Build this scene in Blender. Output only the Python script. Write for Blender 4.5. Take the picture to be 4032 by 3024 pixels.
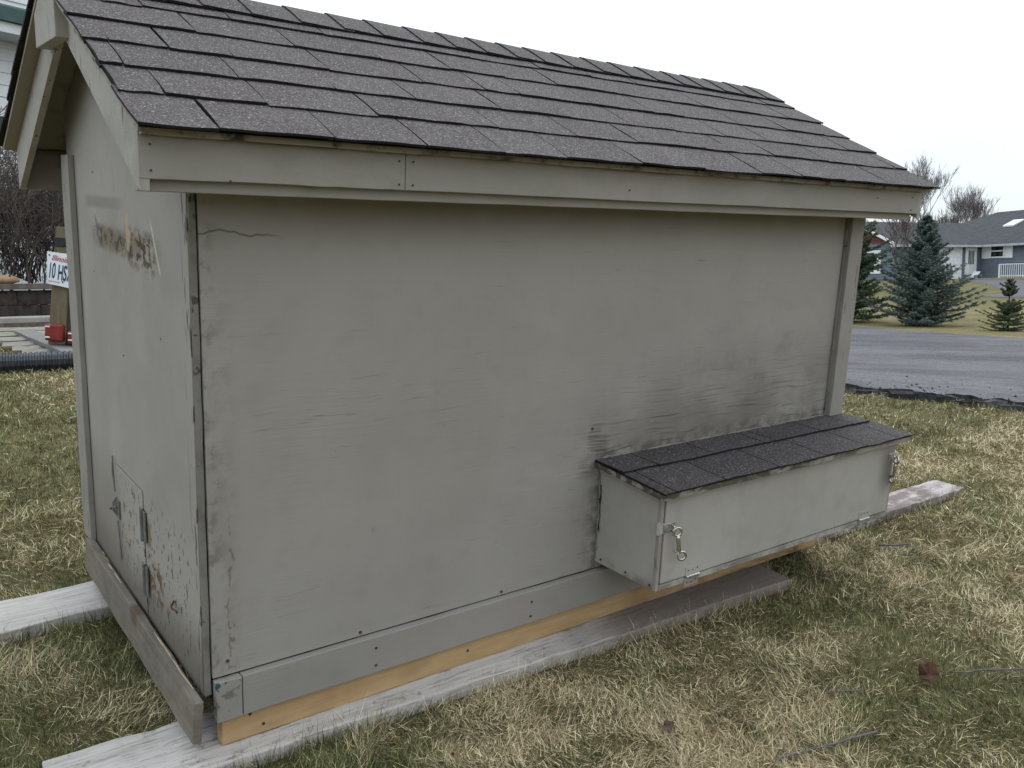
import bpy, math, random
import numpy as np
from mathutils import Matrix, Vector, Euler

random.seed(7); np.random.seed(7)
for o in list(bpy.data.objects): bpy.data.objects.remove(o)
scene = bpy.context.scene
COL = scene.collection

# ------------------------------------------------------------------ camera
# coop frame: front wall = plane y 0, left edge x 0, up = z.  The lawn slopes, so the coop frame is tilted in the world.
F = 3440.7
YAW = 0.6526
CAM_S = Vector((-0.5899, -1.87, 1.3529))
def basis(yaw, pitch, roll):
    f = Vector((math.sin(yaw)*math.cos(pitch), math.cos(yaw)*math.cos(pitch), math.sin(pitch)))
    r = Vector((math.cos(yaw), -math.sin(yaw), 0)); u = r.cross(f)
    c, s = math.cos(roll), math.sin(roll)
    return c*r + s*u, -s*r + c*u, f
def mat3(b):
    r, u, f = b
    return Matrix((( r.x, u.x, -f.x), (r.y, u.y, -f.y), (r.z, u.z, -f.z)))
M_S = mat3(basis(YAW, -0.2079, 0.0421))
M_W = mat3(basis(YAW, -0.115, -0.0126))
T3 = M_W @ M_S.transposed()
T = T3.to_4x4()
CAM_W = T3 @ CAM_S
cam = bpy.data.cameras.new('camera'); cam.sensor_width = 36.0; cam.lens = F/4032*36
cam.clip_start = 0.05; cam.clip_end = 3000
camo = bpy.data.objects.new('camera', cam); COL.objects.link(camo)
camo.matrix_world = Matrix.Translation(CAM_W) @ M_W.to_4x4()
scene.camera = camo
scene.render.resolution_x = 1024; scene.render.resolution_y = 768

# ------------------------------------------------------------------ overcast sky
SUN_EL, SUN_AZ = math.radians(66), math.radians(70)
world = bpy.data.worlds.new('World'); scene.world = world; world.use_nodes = True
wn = world.node_tree; wn.nodes.clear()
sky = wn.nodes.new('ShaderNodeTexSky'); sky.sky_type = 'NISHITA'; sky.sun_disc = False
sky.sun_elevation = SUN_EL; sky.sun_rotation = SUN_AZ
sky.air_density = 1.0; sky.dust_density = 4.0
bg1 = wn.nodes.new('ShaderNodeBackground'); bg1.inputs[1].default_value = 0.05
bg2 = wn.nodes.new('ShaderNodeBackground')
wtc = wn.nodes.new('ShaderNodeTexCoord')
wno = wn.nodes.new('ShaderNodeTexNoise'); wno.inputs['Scale'].default_value = 1.6; wno.inputs['Detail'].default_value = 3
wrp = wn.nodes.new('ShaderNodeValToRGB')
wrp.color_ramp.elements[0].position = 0.40; wrp.color_ramp.elements[0].color = (0.83, 0.93, 1.0, 1)
wrp.color_ramp.elements[1].position = 0.68; wrp.color_ramp.elements[1].color = (1.0, 1.0, 1.0, 1)
wn.links.new(wtc.outputs['Generated'], wno.inputs['Vector']); wn.links.new(wno.outputs['Fac'], wrp.inputs['Fac'])
wn.links.new(wrp.outputs['Color'], bg2.inputs[0])
# overcast luminance: brighter overhead than at the horizon
wsx = wn.nodes.new('ShaderNodeSeparateXYZ'); wn.links.new(wtc.outputs['Generated'], wsx.inputs[0])
wmr = wn.nodes.new('ShaderNodeMapRange'); wn.links.new(wsx.outputs['Z'], wmr.inputs[0])
wmr.inputs[1].default_value = 0.0; wmr.inputs[2].default_value = 1.0; wmr.inputs[3].default_value = 0.78; wmr.inputs[4].default_value = 1.88
wn.links.new(wmr.outputs[0], bg2.inputs[1])
wadd = wn.nodes.new('ShaderNodeAddShader'); wout = wn.nodes.new('ShaderNodeOutputWorld')
wn.links.new(sky.outputs[0], bg1.inputs[0]); wn.links.new(bg1.outputs[0], wadd.inputs[0])
wn.links.new(bg2.outputs[0], wadd.inputs[1]); wn.links.new(wadd.outputs[0], wout.inputs[0])

sl = bpy.data.lights.new('sun', 'SUN'); sl.energy = 0.5; sl.angle = math.radians(40); sl.color = (1, 0.97, 0.93)
so = bpy.data.objects.new('sun', sl); COL.objects.link(so)
sd = Vector((math.sin(SUN_AZ)*math.cos(SUN_EL), math.cos(SUN_AZ)*math.cos(SUN_EL), math.sin(SUN_EL)))
so.rotation_euler = (-sd).to_track_quat('-Z', 'Y').to_euler()
scene.view_settings.view_transform = 'Standard'; scene.view_settings.look = 'None'
scene.view_settings.exposure = 0.0; scene.view_settings.gamma = 1.0
scene.view_settings.use_curve_mapping = False

# ------------------------------------------------------------------ node helper
class NT:
    def __init__(s, name):
        s.m = bpy.data.materials.new(name); s.m.use_nodes = True
        s.t = s.m.node_tree; s.t.nodes.clear()
        s.out = s.t.nodes.new('ShaderNodeOutputMaterial'); s.b = s.t.nodes.new('ShaderNodeBsdfPrincipled')
        s.t.links.new(s.b.outputs[0], s.out.inputs[0])
        tc = s.t.nodes.new('ShaderNodeTexCoord'); s.co = tc.outputs['Object']
    def put(s, sock, v):
        if isinstance(v, bpy.types.NodeSocket): s.t.links.new(v, sock)
        elif isinstance(v, (tuple, list)): sock.default_value = tuple(v) + ((1,) if len(v) == 3 and len(sock.default_value) == 4 else ())
        else: sock.default_value = v
    def geo(s, name='Position'): return s.t.nodes.new('ShaderNodeNewGeometry').outputs[name]
    def rnd(s): return s.t.nodes.new('ShaderNodeObjectInfo').outputs['Random']
    def attr(s, name):
        n = s.t.nodes.new('ShaderNodeAttribute'); n.attribute_name = name; return n.outputs['Color']
    def map(s, co, sc=(1, 1, 1), loc=(0, 0, 0)):
        n = s.t.nodes.new('ShaderNodeMapping'); s.put(n.inputs[0], co)
        n.inputs['Scale'].default_value = sc
        s.put(n.inputs['Location'], loc); return n.outputs[0]
    def noise(s, co, sc, det=4, rough=.55, dist=0):
        n = s.t.nodes.new('ShaderNodeTexNoise'); s.put(n.inputs['Vector'], co)
        n.inputs['Scale'].default_value = sc; n.inputs['Detail'].default_value = det
        n.inputs['Roughness'].default_value = rough; n.inputs['Distortion'].default_value = dist
        return n.outputs['Fac']
    def vor(s, co, sc, feat='F1', out='Distance'):
        n = s.t.nodes.new('ShaderNodeTexVoronoi'); n.feature = feat; s.put(n.inputs['Vector'], co)
        n.inputs['Scale'].default_value = sc; return n.outputs[out]
    def xyz(s, co):
        n = s.t.nodes.new('ShaderNodeSeparateXYZ'); s.put(n.inputs[0], co); return n.outputs
    def comb(s, x, y, z):
        n = s.t.nodes.new('ShaderNodeCombineXYZ')
        for i, v in enumerate((x, y, z)): s.put(n.inputs[i], v)
        return n.outputs[0]
    def ma(s, op, a, b=0.0, c=0.0):
        n = s.t.nodes.new('ShaderNodeMath'); n.operation = op
        for i, v in enumerate((a, b, c)): s.put(n.inputs[i], v)
        return n.outputs[0]
    def mul(s, *a):
        r = a[0]
        for v in a[1:]: r = s.ma('MULTIPLY', r, v)
        return r
    def sm(s, v, lo, hi, a=0.0, b=1.0):
        n = s.t.nodes.new('ShaderNodeMapRange'); n.interpolation_type = 'SMOOTHSTEP'
        if lo > hi: lo, hi, a, b = hi, lo, b, a
        s.put(n.inputs[0], v); n.inputs[1].default_value = lo; n.inputs[2].default_value = hi
        n.inputs[3].default_value = a; n.inputs[4].default_value = b; return n.outputs[0]
    def mix(s, f, a, b, mode='MIX'):
        n = s.t.nodes.new('ShaderNodeMix'); n.data_type = 'RGBA'; n.blend_type = mode
        s.put(n.inputs[0], f); s.put(n.inputs[6], a); s.put(n.inputs[7], b); return n.outputs[2]
    def bump(s, h, strength=.3, dist=.003, prev=None):
        n = s.t.nodes.new('ShaderNodeBump'); n.inputs['Strength'].default_value = strength
        n.inputs['Distance'].default_value = dist; s.put(n.inputs['Height'], h)
        if prev: s.put(n.inputs['Normal'], prev)
        return n.outputs[0]
    def fin(s, col, rough=.7, nor=None, spec=.3, metal=0.0):
        s.put(s.b.inputs['Base Color'], col); s.put(s.b.inputs['Roughness'], rough)
        s.b.inputs['Specular IOR Level'].default_value = spec; s.b.inputs['Metallic'].default_value = metal
        if nor: s.put(s.b.inputs['Normal'], nor)
        return s.m

def sc3(grain, along, across):
    return {'x': (along, across, across), 'y': (across, along, across), 'z': (across, across, along)}[grain]

PAINT = (.282, .264, .238)
DARK = (.055, .047, .036)
def paint(name, grain='x', col=PAINT, wear=.5, stains=None, chips=None):
    n = NT(name); co = n.co
    big = n.noise(co, 2.2, 5, .6); mid = n.noise(co, 14, 4)
    wob = n.noise(n.map(co, sc3(grain, 1.6, 2.5)), 1, 2)
    cw = n.comb(*[n.ma('ADD', v_, n.mul(wob, .05)) for v_ in n.xyz(co)])
    st = n.noise(n.map(cw, sc3(grain, 4, 130)), 1, 3, .6)
    st2 = n.noise(n.map(cw, sc3(grain, 9, 260)), 1, 2, .5)
    patch = n.noise(co, 3.1, 3, .6)
    c = n.mix(n.sm(big, .3, .7), tuple(v*.93 for v in col), tuple(v*1.05 for v in col))
    c = n.mix(n.mul(n.sm(mid, .5, .75), .22), c, tuple(v*.72 for v in col))
    crack = n.mul(n.sm(st, .62, .71), n.sm(patch, .44, .66), n.sm(st2, .38, .58))
    c = n.mix(n.mul(crack, wear), c, DARK)
    # fly specks and chips
    sp = n.mul(n.sm(n.vor(co, 34), .055, .035), n.sm(n.noise(co, 7, 2), .52, .66))
    c = n.mix(n.mul(sp, .75), c, DARK)
    if stains:
        X, Y, Z = n.xyz(co)
        for f, scol in stains(n, co, X, Y, Z, st, st2):
            c = n.mix(f, c, scol)
    nor = n.bump(n.mul(n.ma('SUBTRACT', n.ma('ADD', st, n.mul(st2, .6)), n.mul(crack, .9)), n.sm(patch, .40, .66, .12, 1)), .34, .0016)
    nor = n.bump(n.noise(co, 420, 2), .10, .0006, nor)
    return n.fin(c, n.sm(big, .3, .8, .55, .75), nor, .35)

def front_stains(n, co, X, Y, Z, st, st2):
    out = []
    # mould above the nest box, following the grain
    wv = n.noise(n.map(co, (3, 1, 5)), 1, 2)
    cz_ = n.comb(X, Y, n.ma('ADD', Z, n.mul(wv, .05)))
    st3 = n.noise(n.map(cz_, (4.5, 1, 150)), 1, 3, .55)
    reg = n.mul(n.sm(Z, 1.0, .62), n.sm(X, .95, 1.55), n.sm(Z, .56, .6))
    out.append((n.mul(reg, n.sm(n.noise(n.map(co, (2.5, 1, 4)), 1, 4, .6), .3, .62), .62), (.115, .10, .078)))
    out.append((n.mul(reg, n.sm(st3, .50, .66), .42), (.085, .074, .056)))
    out.append((n.mul(n.sm(Z, .9, .6), n.sm(X, 1.05, 1.3), n.sm(st3, .625, .655), .6), (.035, .03, .023)))
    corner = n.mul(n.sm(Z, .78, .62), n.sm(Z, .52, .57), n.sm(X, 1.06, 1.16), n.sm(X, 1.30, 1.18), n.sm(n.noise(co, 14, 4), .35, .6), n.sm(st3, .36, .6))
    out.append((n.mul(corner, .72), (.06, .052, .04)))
    mo = n.noise(n.map(co, (6, 1, 9)), 1, 5, .65)
    out.append((n.mul(n.sm(mo, .5, .68), n.sm(X, .9, 1.9), n.sm(Z, 1.12, .8), .35), (.12, .108, .085)))
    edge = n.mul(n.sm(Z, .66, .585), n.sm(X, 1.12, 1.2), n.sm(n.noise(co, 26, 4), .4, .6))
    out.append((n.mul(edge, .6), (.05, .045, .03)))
    # light weathered grain in the lower half
    fineck = n.noise(n.map(cz_, (9, 1, 240)), 1, 2, .5)
    out.append((n.mul(n.sm(fineck, .66, .70), n.sm(X, .15, 1.2), n.sm(Z, 1.1, .5), n.sm(n.noise(co, 4, 3), .42, .6), .55), (.10, .09, .075)))
    out.append((n.mul(n.sm(fineck, .36, .31), n.sm(X, .15, 1.2), n.sm(Z, 1.1, .5), n.sm(n.noise(co, 4, 3), .42, .6), .35), (.48, .46, .43)))
    # soiled strip down the left edge
    nn = n.noise(co, 16, 5, .7)
    lip = n.mul(n.sm(n.ma('ADD', X, n.mul(n.ma('SUBTRACT', nn, .5), .10)), .085, .05), n.sm(Z, 1.35, .9))
    out.append((n.mul(lip, n.sm(nn, .38, .66), .55), (.19, .175, .15)))
    out.append((n.mul(n.sm(X, .045, .0), n.sm(nn, .5, .62), .6), (.13, .115, .09)))
    # cracked paint near the lower left corner
    w = n.noise(n.map(co, (30, 1, 14)), 1, 3, .6)
    line = n.mul(n.sm(n.ma('ABSOLUTE', n.ma('SUBTRACT', n.ma('ADD', X, n.mul(n.ma('SUBTRACT', w, .5), .07)), .045)), .0042, .0018), n.sm(Z, .72, .5), n.sm(n.noise(co, 40, 1), .45, .55))
    out.append((n.mul(line, .65), (.13, .098, .07)))
    # hairline crack at upper left
    cz = n.ma('ADD', 1.235, n.mul(n.noise(n.map(co, (14, 1, 1)), 1, 2), .05))
    cz = n.ma('ADD', cz, n.mul(X, -.02))
    hair = n.mul(n.sm(n.ma('ABSOLUTE', n.ma('SUBTRACT', Z, cz)), .0032, .001), n.sm(X, .2, .12))
    out.append((n.mul(hair, .7), DARK))
    # grime under the eave
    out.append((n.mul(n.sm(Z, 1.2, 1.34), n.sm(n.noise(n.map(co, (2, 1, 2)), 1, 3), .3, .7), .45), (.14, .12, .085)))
    return out

def end_stains(n, co, X, Y, Z, st, st2):
    out = []
    big = n.noise(co, 5, 5, .65); fine = n.noise(n.map(co, (1, 34, 17)), 1, 4, .65); fin2 = n.noise(n.map(co, (1, 60, 30)), 1, 2, .6)
    # grime over the lower two thirds
    out.append((n.mul(n.sm(big, .4, .7), n.sm(Z, 1.28, 1.0), .30), (.24, .22, .185)))
    band = n.mul(n.sm(Z, 1.31, 1.27), n.sm(Z, 1.02, 1.17), n.sm(Y, .06, .34), n.sm(Y, 1.1, .98))
    out.append((n.mul(band, n.sm(big, .42, .66), .30), (.2, .165, .12)))
    low = n.mul(n.sm(n.ma('ABSOLUTE', n.ma('SUBTRACT', Z, n.ma('ADD', 1.195, n.mul(Y, .015)))), .045, .012), n.sm(Y, .16, .35), n.sm(Y, .95, .8))
    out.append((n.mul(low, n.sm(big, .33, .55), .8), (.13, .1, .06)))
    out.append((n.mul(n.sm(n.ma('ABSOLUTE', n.ma('SUBTRACT', Z, 1.3)), .022, .008), n.sm(Y, .5, .62), n.sm(Y, 1.0, .92), .5), (.15, .135, .11)))
    wz2 = n.ma('ADD', Z, n.mul(n.ma('SUBTRACT', Y, .5), -.05))
    chip = n.ma('MAXIMUM', n.mul(n.sm(wz2, 1.262, 1.225), n.sm(wz2, 1.13, 1.185), n.sm(Y, .24, .29), n.sm(Y, .56, .48)), n.mul(n.sm(wz2, 1.235, 1.205), n.sm(wz2, 1.15, 1.185), n.sm(Y, .5, .56), n.sm(Y, .9, .8), .9))
    fine = n.noise(n.map(co, (1, 22, 32)), 1, 5, .7)
    out.append((n.mul(chip, n.sm(fine, .50, .53)), (.035, .026, .017)))
    out.append((n.mul(chip, n.sm(fine, .465, .485), n.sm(fine, .53, .505), .6), (.24, .16, .08)))
    # bare wood slivers
    out.append((n.mul(n.sm(n.ma('ABSOLUTE', n.ma('SUBTRACT', Y, n.ma('ADD', .475, n.mul(fine, .05)))), .018, .012), n.sm(Z, 1.18, 1.19), n.sm(Z, 1.285, 1.275), .85), (.40, .31, .19)))
    out.append((n.mul(n.sm(n.ma('ABSOLUTE', n.ma('SUBTRACT', Y, n.ma('SUBTRACT', n.mul(Z, .55), .41))), .008, .004), n.sm(Z, 1.14, 1.16), n.sm(Z, 1.28, 1.25), .8), (.5, .47, .38)))
    out.append((n.mul(n.sm(n.ma('ABSOLUTE', n.ma('SUBTRACT', Y, n.ma('SUBTRACT', n.mul(Z, .8), .155))), .016, .01), n.sm(Z, 1.18, 1.2), n.sm(Z, 1.27, 1.25), .6), (.1, .115, .14)))
    # soil splash at the foot
    foot = n.sm(n.ma('ADD', Z, n.mul(n.ma('SUBTRACT', big, .5), .12)), .40, .22)
    out.append((n.mul(foot, .82), (.115, .098, .076)))
    out.append((n.mul(n.sm(Y, .62, .8), n.sm(Z, .62, .42), .45), (.16, .14, .115)))
    reg = n.mul(n.sm(Z, .58, .5), n.sm(Y, .03, .12), n.sm(Y, .82, .7), n.sm(Z, .2, .24))
    out.append((n.mul(reg, n.sm(fin2, .60, .63), .9), (.05, .036, .024)))
    rust = n.mul(n.sm(Z, .40, .36), n.sm(Z, .25, .29), n.sm(Y, .30, .34), n.sm(Y, .48, .44))
    out.append((n.mul(rust, n.sm(fine, .47, .54)), (.10, .06, .03)))
    rust2 = n.mul(n.sm(Z, .49, .47), n.sm(Z, .40, .42), n.sm(Y, .40, .42), n.sm(Y, .48, .46))
    out.append((n.mul(rust2, n.sm(fine, .42, .5), .9), (.16, .125, .07)))
    edge = n.mul(n.sm(Y, .07, .03), n.sm(n.noise(n.map(co, (1, 60, 9)), 1, 3), .56, .6))
    out.append((n.mul(edge, .85), (.05, .04, .03)))
    return out

def edge_stains(n, co, X, Y, Z, st, st2):
    nn = n.noise(co, 11, 5, .7)
    return [(n.mul(n.sm(nn, .47, .64), .65), (.11, .1, .08)), (n.mul(n.sm(n.noise(co, 38, 3), .63, .67), .8), (.035, .03, .022))]
def soffit_stains(n, co, X, Y, Z, st, st2):
    nn = n.noise(co, 9, 6, .7)
    return [(n.mul(n.sm(nn, .5, .66), n.sm(X, -.16, .0), .9), (.05, .04, .02)), (.5, (.30, .27, .20))]
def drip_stains(n, co, X, Y, Z, st, st2):
    nn = n.noise(n.map(co, (16, 20, 20)), 1, 5, .7)
    return [(n.mul(n.sm(nn, .46, .62), .7), (.07, .06, .04)), (n.mul(n.sm(nn, .58, .64), .8), (.02, .018, .012))]
def fascia_stains(n, co, X, Y, Z, st, st2):
    nn = n.noise(n.map(co, (5, 5, 12)), 1, 5, .65)
    return [(n.mul(n.sm(nn, .5, .72), .35), (.2, .185, .15)), (n.mul(n.sm(Z, 1.425, 1.445), n.sm(nn, .4, .6), .5), (.09, .08, .055))]
def trim_stains(n, co, X, Y, Z, st, st2):
    nn = n.noise(co, 8, 5, .65)
    return [(n.mul(n.sm(nn, .45, .7), .45), (.2, .185, .15)), (n.mul(n.sm(n.noise(n.map(co, (60, 60, 8)), 1, 3), .64, .68), .8), DARK)]
def nest_stains(n, co, X, Y, Z, st, st2):
    nn = n.noise(co, 10, 5, .65)
    f = n.mul(n.sm(n.ma('ABSOLUTE', n.ma('SUBTRACT', X, 2.40)), .10, .02), n.sm(n.ma('ABSOLUTE', n.ma('SUBTRACT', Z, .45)), .12, .03), .75)
    return [(n.mul(n.sm(nn, .45, .72), .28), (.24, .225, .19)), (f, (.12, .11, .09)),
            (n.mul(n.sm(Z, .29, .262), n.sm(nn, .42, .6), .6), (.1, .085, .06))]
def teal_stains(n, co, X, Y, Z, st, st2):
    nn = n.noise(n.map(co, (30, 30, 22)), 1, 4, .6)
    return [(n.mul(n.sm(nn, .57, .60), n.sm(X, .038, .02)), (.015, .075, .095)), (n.mul(n.sm(nn, .6, .66), .6), (.1, .09, .07)), (n.mul(n.sm(n.noise(co, 30, 3), .6, .66), .6), (.08, .07, .055))]

M = {}
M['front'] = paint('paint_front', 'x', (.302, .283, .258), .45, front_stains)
M['end'] = paint('paint_end', 'z', (.315, .296, .268), .45, end_stains)
M['edge'] = paint('paint_dirty_edge', 'z', (.19, .18, .158), .7, edge_stains)
M['trimz'] = paint('paint_trim', 'z', PAINT, .35, trim_stains)
M['fascia'] = paint('paint_fascia', 'x', (.295, .277, .248), .2, fascia_stains)
M['barge'] = paint('paint_barge', 'y', (.345, .325, .292), .25, trim_stains)
M['soffit'] = paint('paint_soffit', 'x', (.26, .235, .18), .3, soffit_stains)
M['drip'] = paint('paint_drip_edge', 'x', (.30, .275, .225), .5, drip_stains)
def lid_stains(n, co, X, Y, Z, st, st2):
    nn = n.noise(n.map(co, (10, 30, 30)), 1, 5, .7)
    return [(n.mul(n.sm(nn, .38, .52), n.sm(X, 2.2, 1.9, .3, 1.0), .9), (.045, .04, .028)), (n.mul(n.sm(nn, .55, .6), .8), (.10, .10, .05))]
M['lid'] = paint('paint_lid', 'x', (.30, .28, .24), .5, lid_stains)
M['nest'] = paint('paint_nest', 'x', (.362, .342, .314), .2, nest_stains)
M['skirt'] = paint('paint_skirt', 'x', (.270, .253, .229), .2)
M['teal'] = paint('paint_chipped', 'x', (.265, .25, .226), .3, teal_stains)

def wood(name, grain, a, b, dark, crack=.6, knots=0, spots=0.0, stains=None, bumps=.5):
    n = NT(name); co = n.co
    st = n.noise(n.map(co, sc3(grain, 2.2, 55)), 1, 5, .65, .3); st2 = n.noise(n.map(co, sc3(grain, 6, 170)), 1, 3, .6)
    c = n.mix(n.sm(st, .32, .68), a, b)
    c = n.mix(n.mul(n.sm(st2, .58, .72), crack), c, dark)
    big = n.noise(co, 6, 4)
    c = n.mix(n.mul(n.sm(big, .5, .75), .35), c, tuple(v*.6 for v in a))
    if spots:
        c = n.mix(n.mul(n.sm(n.noise(n.map(co, sc3(grain, 7, 70)), 1, 6, .78), .53, .62), spots), c, dark)
        c = n.mix(n.mul(n.sm(n.noise(n.map(co, sc3(grain, 1.5, 7)), 1, 5, .7), .5, .7), spots*.7), c, tuple(.5*(p_+q_) for p_, q_ in zip(a, dark)))
    if knots:
        v = n.vor(n.map(co, sc3(grain, 4.5, 13)), 1)
        c = n.mix(n.mul(n.sm(v, .13, .05), .8), c, dark)
        c = n.mix(n.mul(n.sm(v, .3, .1), .3), c, tuple(x*.6 for x in a))
    if stains:
        X, Y, Z = n.xyz(co)
        for f, scol in stains(n, co, X, Y, Z, st, st2): c = n.mix(f, c, scol)
    nor = n.bump(n.ma('ADD', st, st2), bumps, .002)
    return n.fin(c, .8, nor, .2)
def pine_stains(n, co, X, Y, Z, st, st2):
    nn = n.noise(n.map(co, (3, 8, 10)), 1, 5, .65)
    return [(n.mul(n.sm(nn, .45, .7), .45), (.30, .19, .09)), (n.mul(n.sm(Z, .085, .05), n.sm(nn, .4, .55), n.sm(X, .9, 2.0), .85), (.06, .045, .03))]
M['pine'] = wood('raw_pine', 'x', (.42, .275, .14), (.49, .345, .185), (.16, .085, .035), .2, 1, 0, pine_stains, .2)
def plank_stains_shade(n, co, X, Y, Z, st, st2):
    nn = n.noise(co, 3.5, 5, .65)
    return [(n.mul(n.sm(n.ma('ADD', X, n.mul(nn, .7)), .45, .95), .72), (.15, .118, .095)),  # darker right part: brown stain with the nest box's shade painted in
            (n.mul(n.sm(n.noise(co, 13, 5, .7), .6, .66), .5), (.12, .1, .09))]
M['plank'] = wood('weathered_plank', 'x', (.43, .40, .375), (.53, .495, .465), (.14, .115, .095), .5, 0, .6, plank_stains_shade)
M['plank2'] = wood('weathered_plank_back', 'x', (.44, .41, .385), (.54, .505, .475), (.17, .14, .13), .45, 0, .45)
def planc_stains(n, co, X, Y, Z, st, st2):
    nn = n.noise(n.map(co, (6, 14, 14)), 1, 5, .7)
    return [(n.mul(n.sm(nn, .44, .6), .85), (.15, .12, .115))]
M['plank3'] = wood('mottled_plank', 'x', (.37, .335, .325), (.45, .41, .40), (.11, .09, .085), .5, 0, .7, planc_stains)
def kick_stains(n, co, X, Y, Z, st, st2):
    nn = n.noise(n.map(co, (9, 9, 14)), 1, 5, .65)
    return [(n.mul(n.sm(nn, .42, .68), .6), (.12, .1, .08)),
            (n.mul(n.sm(n.ma('ABSOLUTE', n.ma('SUBTRACT', Y, .50)), .05, .02), n.sm(Z, .155, .18), .6), (.085, .045, .026))]
M['kick'] = wood('kick_board_wood', 'y', (.165, .142, .116), (.21, .185, .155), (.06, .05, .04), .35, 0, .15, kick_stains, .25)
M['rawedge'] = wood('split_wood', 'y', (.42, .33, .23), (.52, .42, .31), (.18, .1, .05), .5)
M['post'] = wood('old_post', 'z', (.13, .105, .065), (.21, .17, .11), (.06, .05, .03), .7, 0, .3)
M['darkwood'] = wood('dark_wood', 'z', (.05, .042, .033), (.085, .07, .055), (.02, .017, .013), .5)
M['greyboard'] = wood('grey_board', 'x', (.14, .135, .13), (.22, .215, .21), (.12, .11, .1), .4)
M['siding_old'] = wood('old_siding', 'x', (.17, .162, .135), (.29, .28, .24), (.12, .11, .08), .5, 0, .3)

def shingle_mat(name, dk):
    n = NT(name); co = n.co; r = n.rnd()
    gs = n.xyz(n.vor(co, 400, 'F1', 'Color'))[0]; g2 = n.xyz(n.vor(co, 300, 'F1', 'Color'))[1]
    base = n.mix(r, tuple(v*.66 for v in dk), tuple(v*1.34 for v in dk))
    base = n.mix(n.sm(n.noise(co, 8, 4, .6), .4, .7), base, tuple(v*x for v, x in zip(dk, (.95, .80, .74))))
    base = n.mix(n.mul(n.sm(n.noise(n.map(co, (3, 14, 14)), 1, 4, .65), .5, .72), .55), base, tuple(v*1.7 for v in dk))
    c = n.mix(n.mul(n.sm(gs, .5, .0), .7), base, tuple(v*.35 for v in dk))
    c = n.mix(n.mul(n.sm(gs, .55, .95), .75), c, tuple(min(1, v*3.4) for v in dk))
    c = n.mix(n.mul(n.sm(g2, .955, .985), .45), c, (.42, .42, .43))
    nor = n.bump(gs, .6, .0016)
    return n.fin(c, .8, nor, .35)
M['shingle'] = shingle_mat('asphalt_shingle', (.047, .0415, .0418))
M['shingle2'] = shingle_mat('asphalt_shingle_nest', (.038, .0335, .033))
def plain(name, col, rough=.7, metal=0.0, var=.25, sc=20, spec=.3, bumps=.0, dirt=None):
    n = NT(name); f = n.noise(n.co, sc, 4, .6)
    c = n.mix(n.sm(f, .3, .7), tuple(v*(1-var) for v in col), tuple(min(1, v*(1+var)) for v in col))
    if dirt: c = n.mix(n.mul(n.sm(n.noise(n.co, sc*.6, 5, .7), .48, .62), dirt[1]), c, dirt[0])
    return n.fin(c, rough, n.bump(n.noise(n.co, sc*6, 3), bumps, .003) if bumps else None, spec, metal)
M['butt'] = plain('shingle_edge', (.014, .013, .013), .9, sc=60)
M['steel'] = plain('galvanised_steel', (.55, .56, .56), .32, .9, .2, 40, .5)
M['zinc'] = plain('painted_hinge', (.33, .335, .325), .5, .1, .2, 60, .4, 0, ((.1, .07, .045), .6))
M['chrome'] = plain('nickel_plate', (.50, .48, .44), .28, 1.0, .1, 30, .5)
M['bluehinge'] = plain('blue_grey_hinge', (.135, .145, .145), .6, .1, .25, 40, .4, 0, ((.12, .09, .06), .7))
M['rust'] = plain('rust', (.10, .048, .024), .85, 0, .5, 60, .2)
M['screw'] = plain('dark_screw', (.07, .055, .045), .6, .5, .3, 90)
M['black'] = plain('black_gap', (.012, .011, .01), .95)

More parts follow.
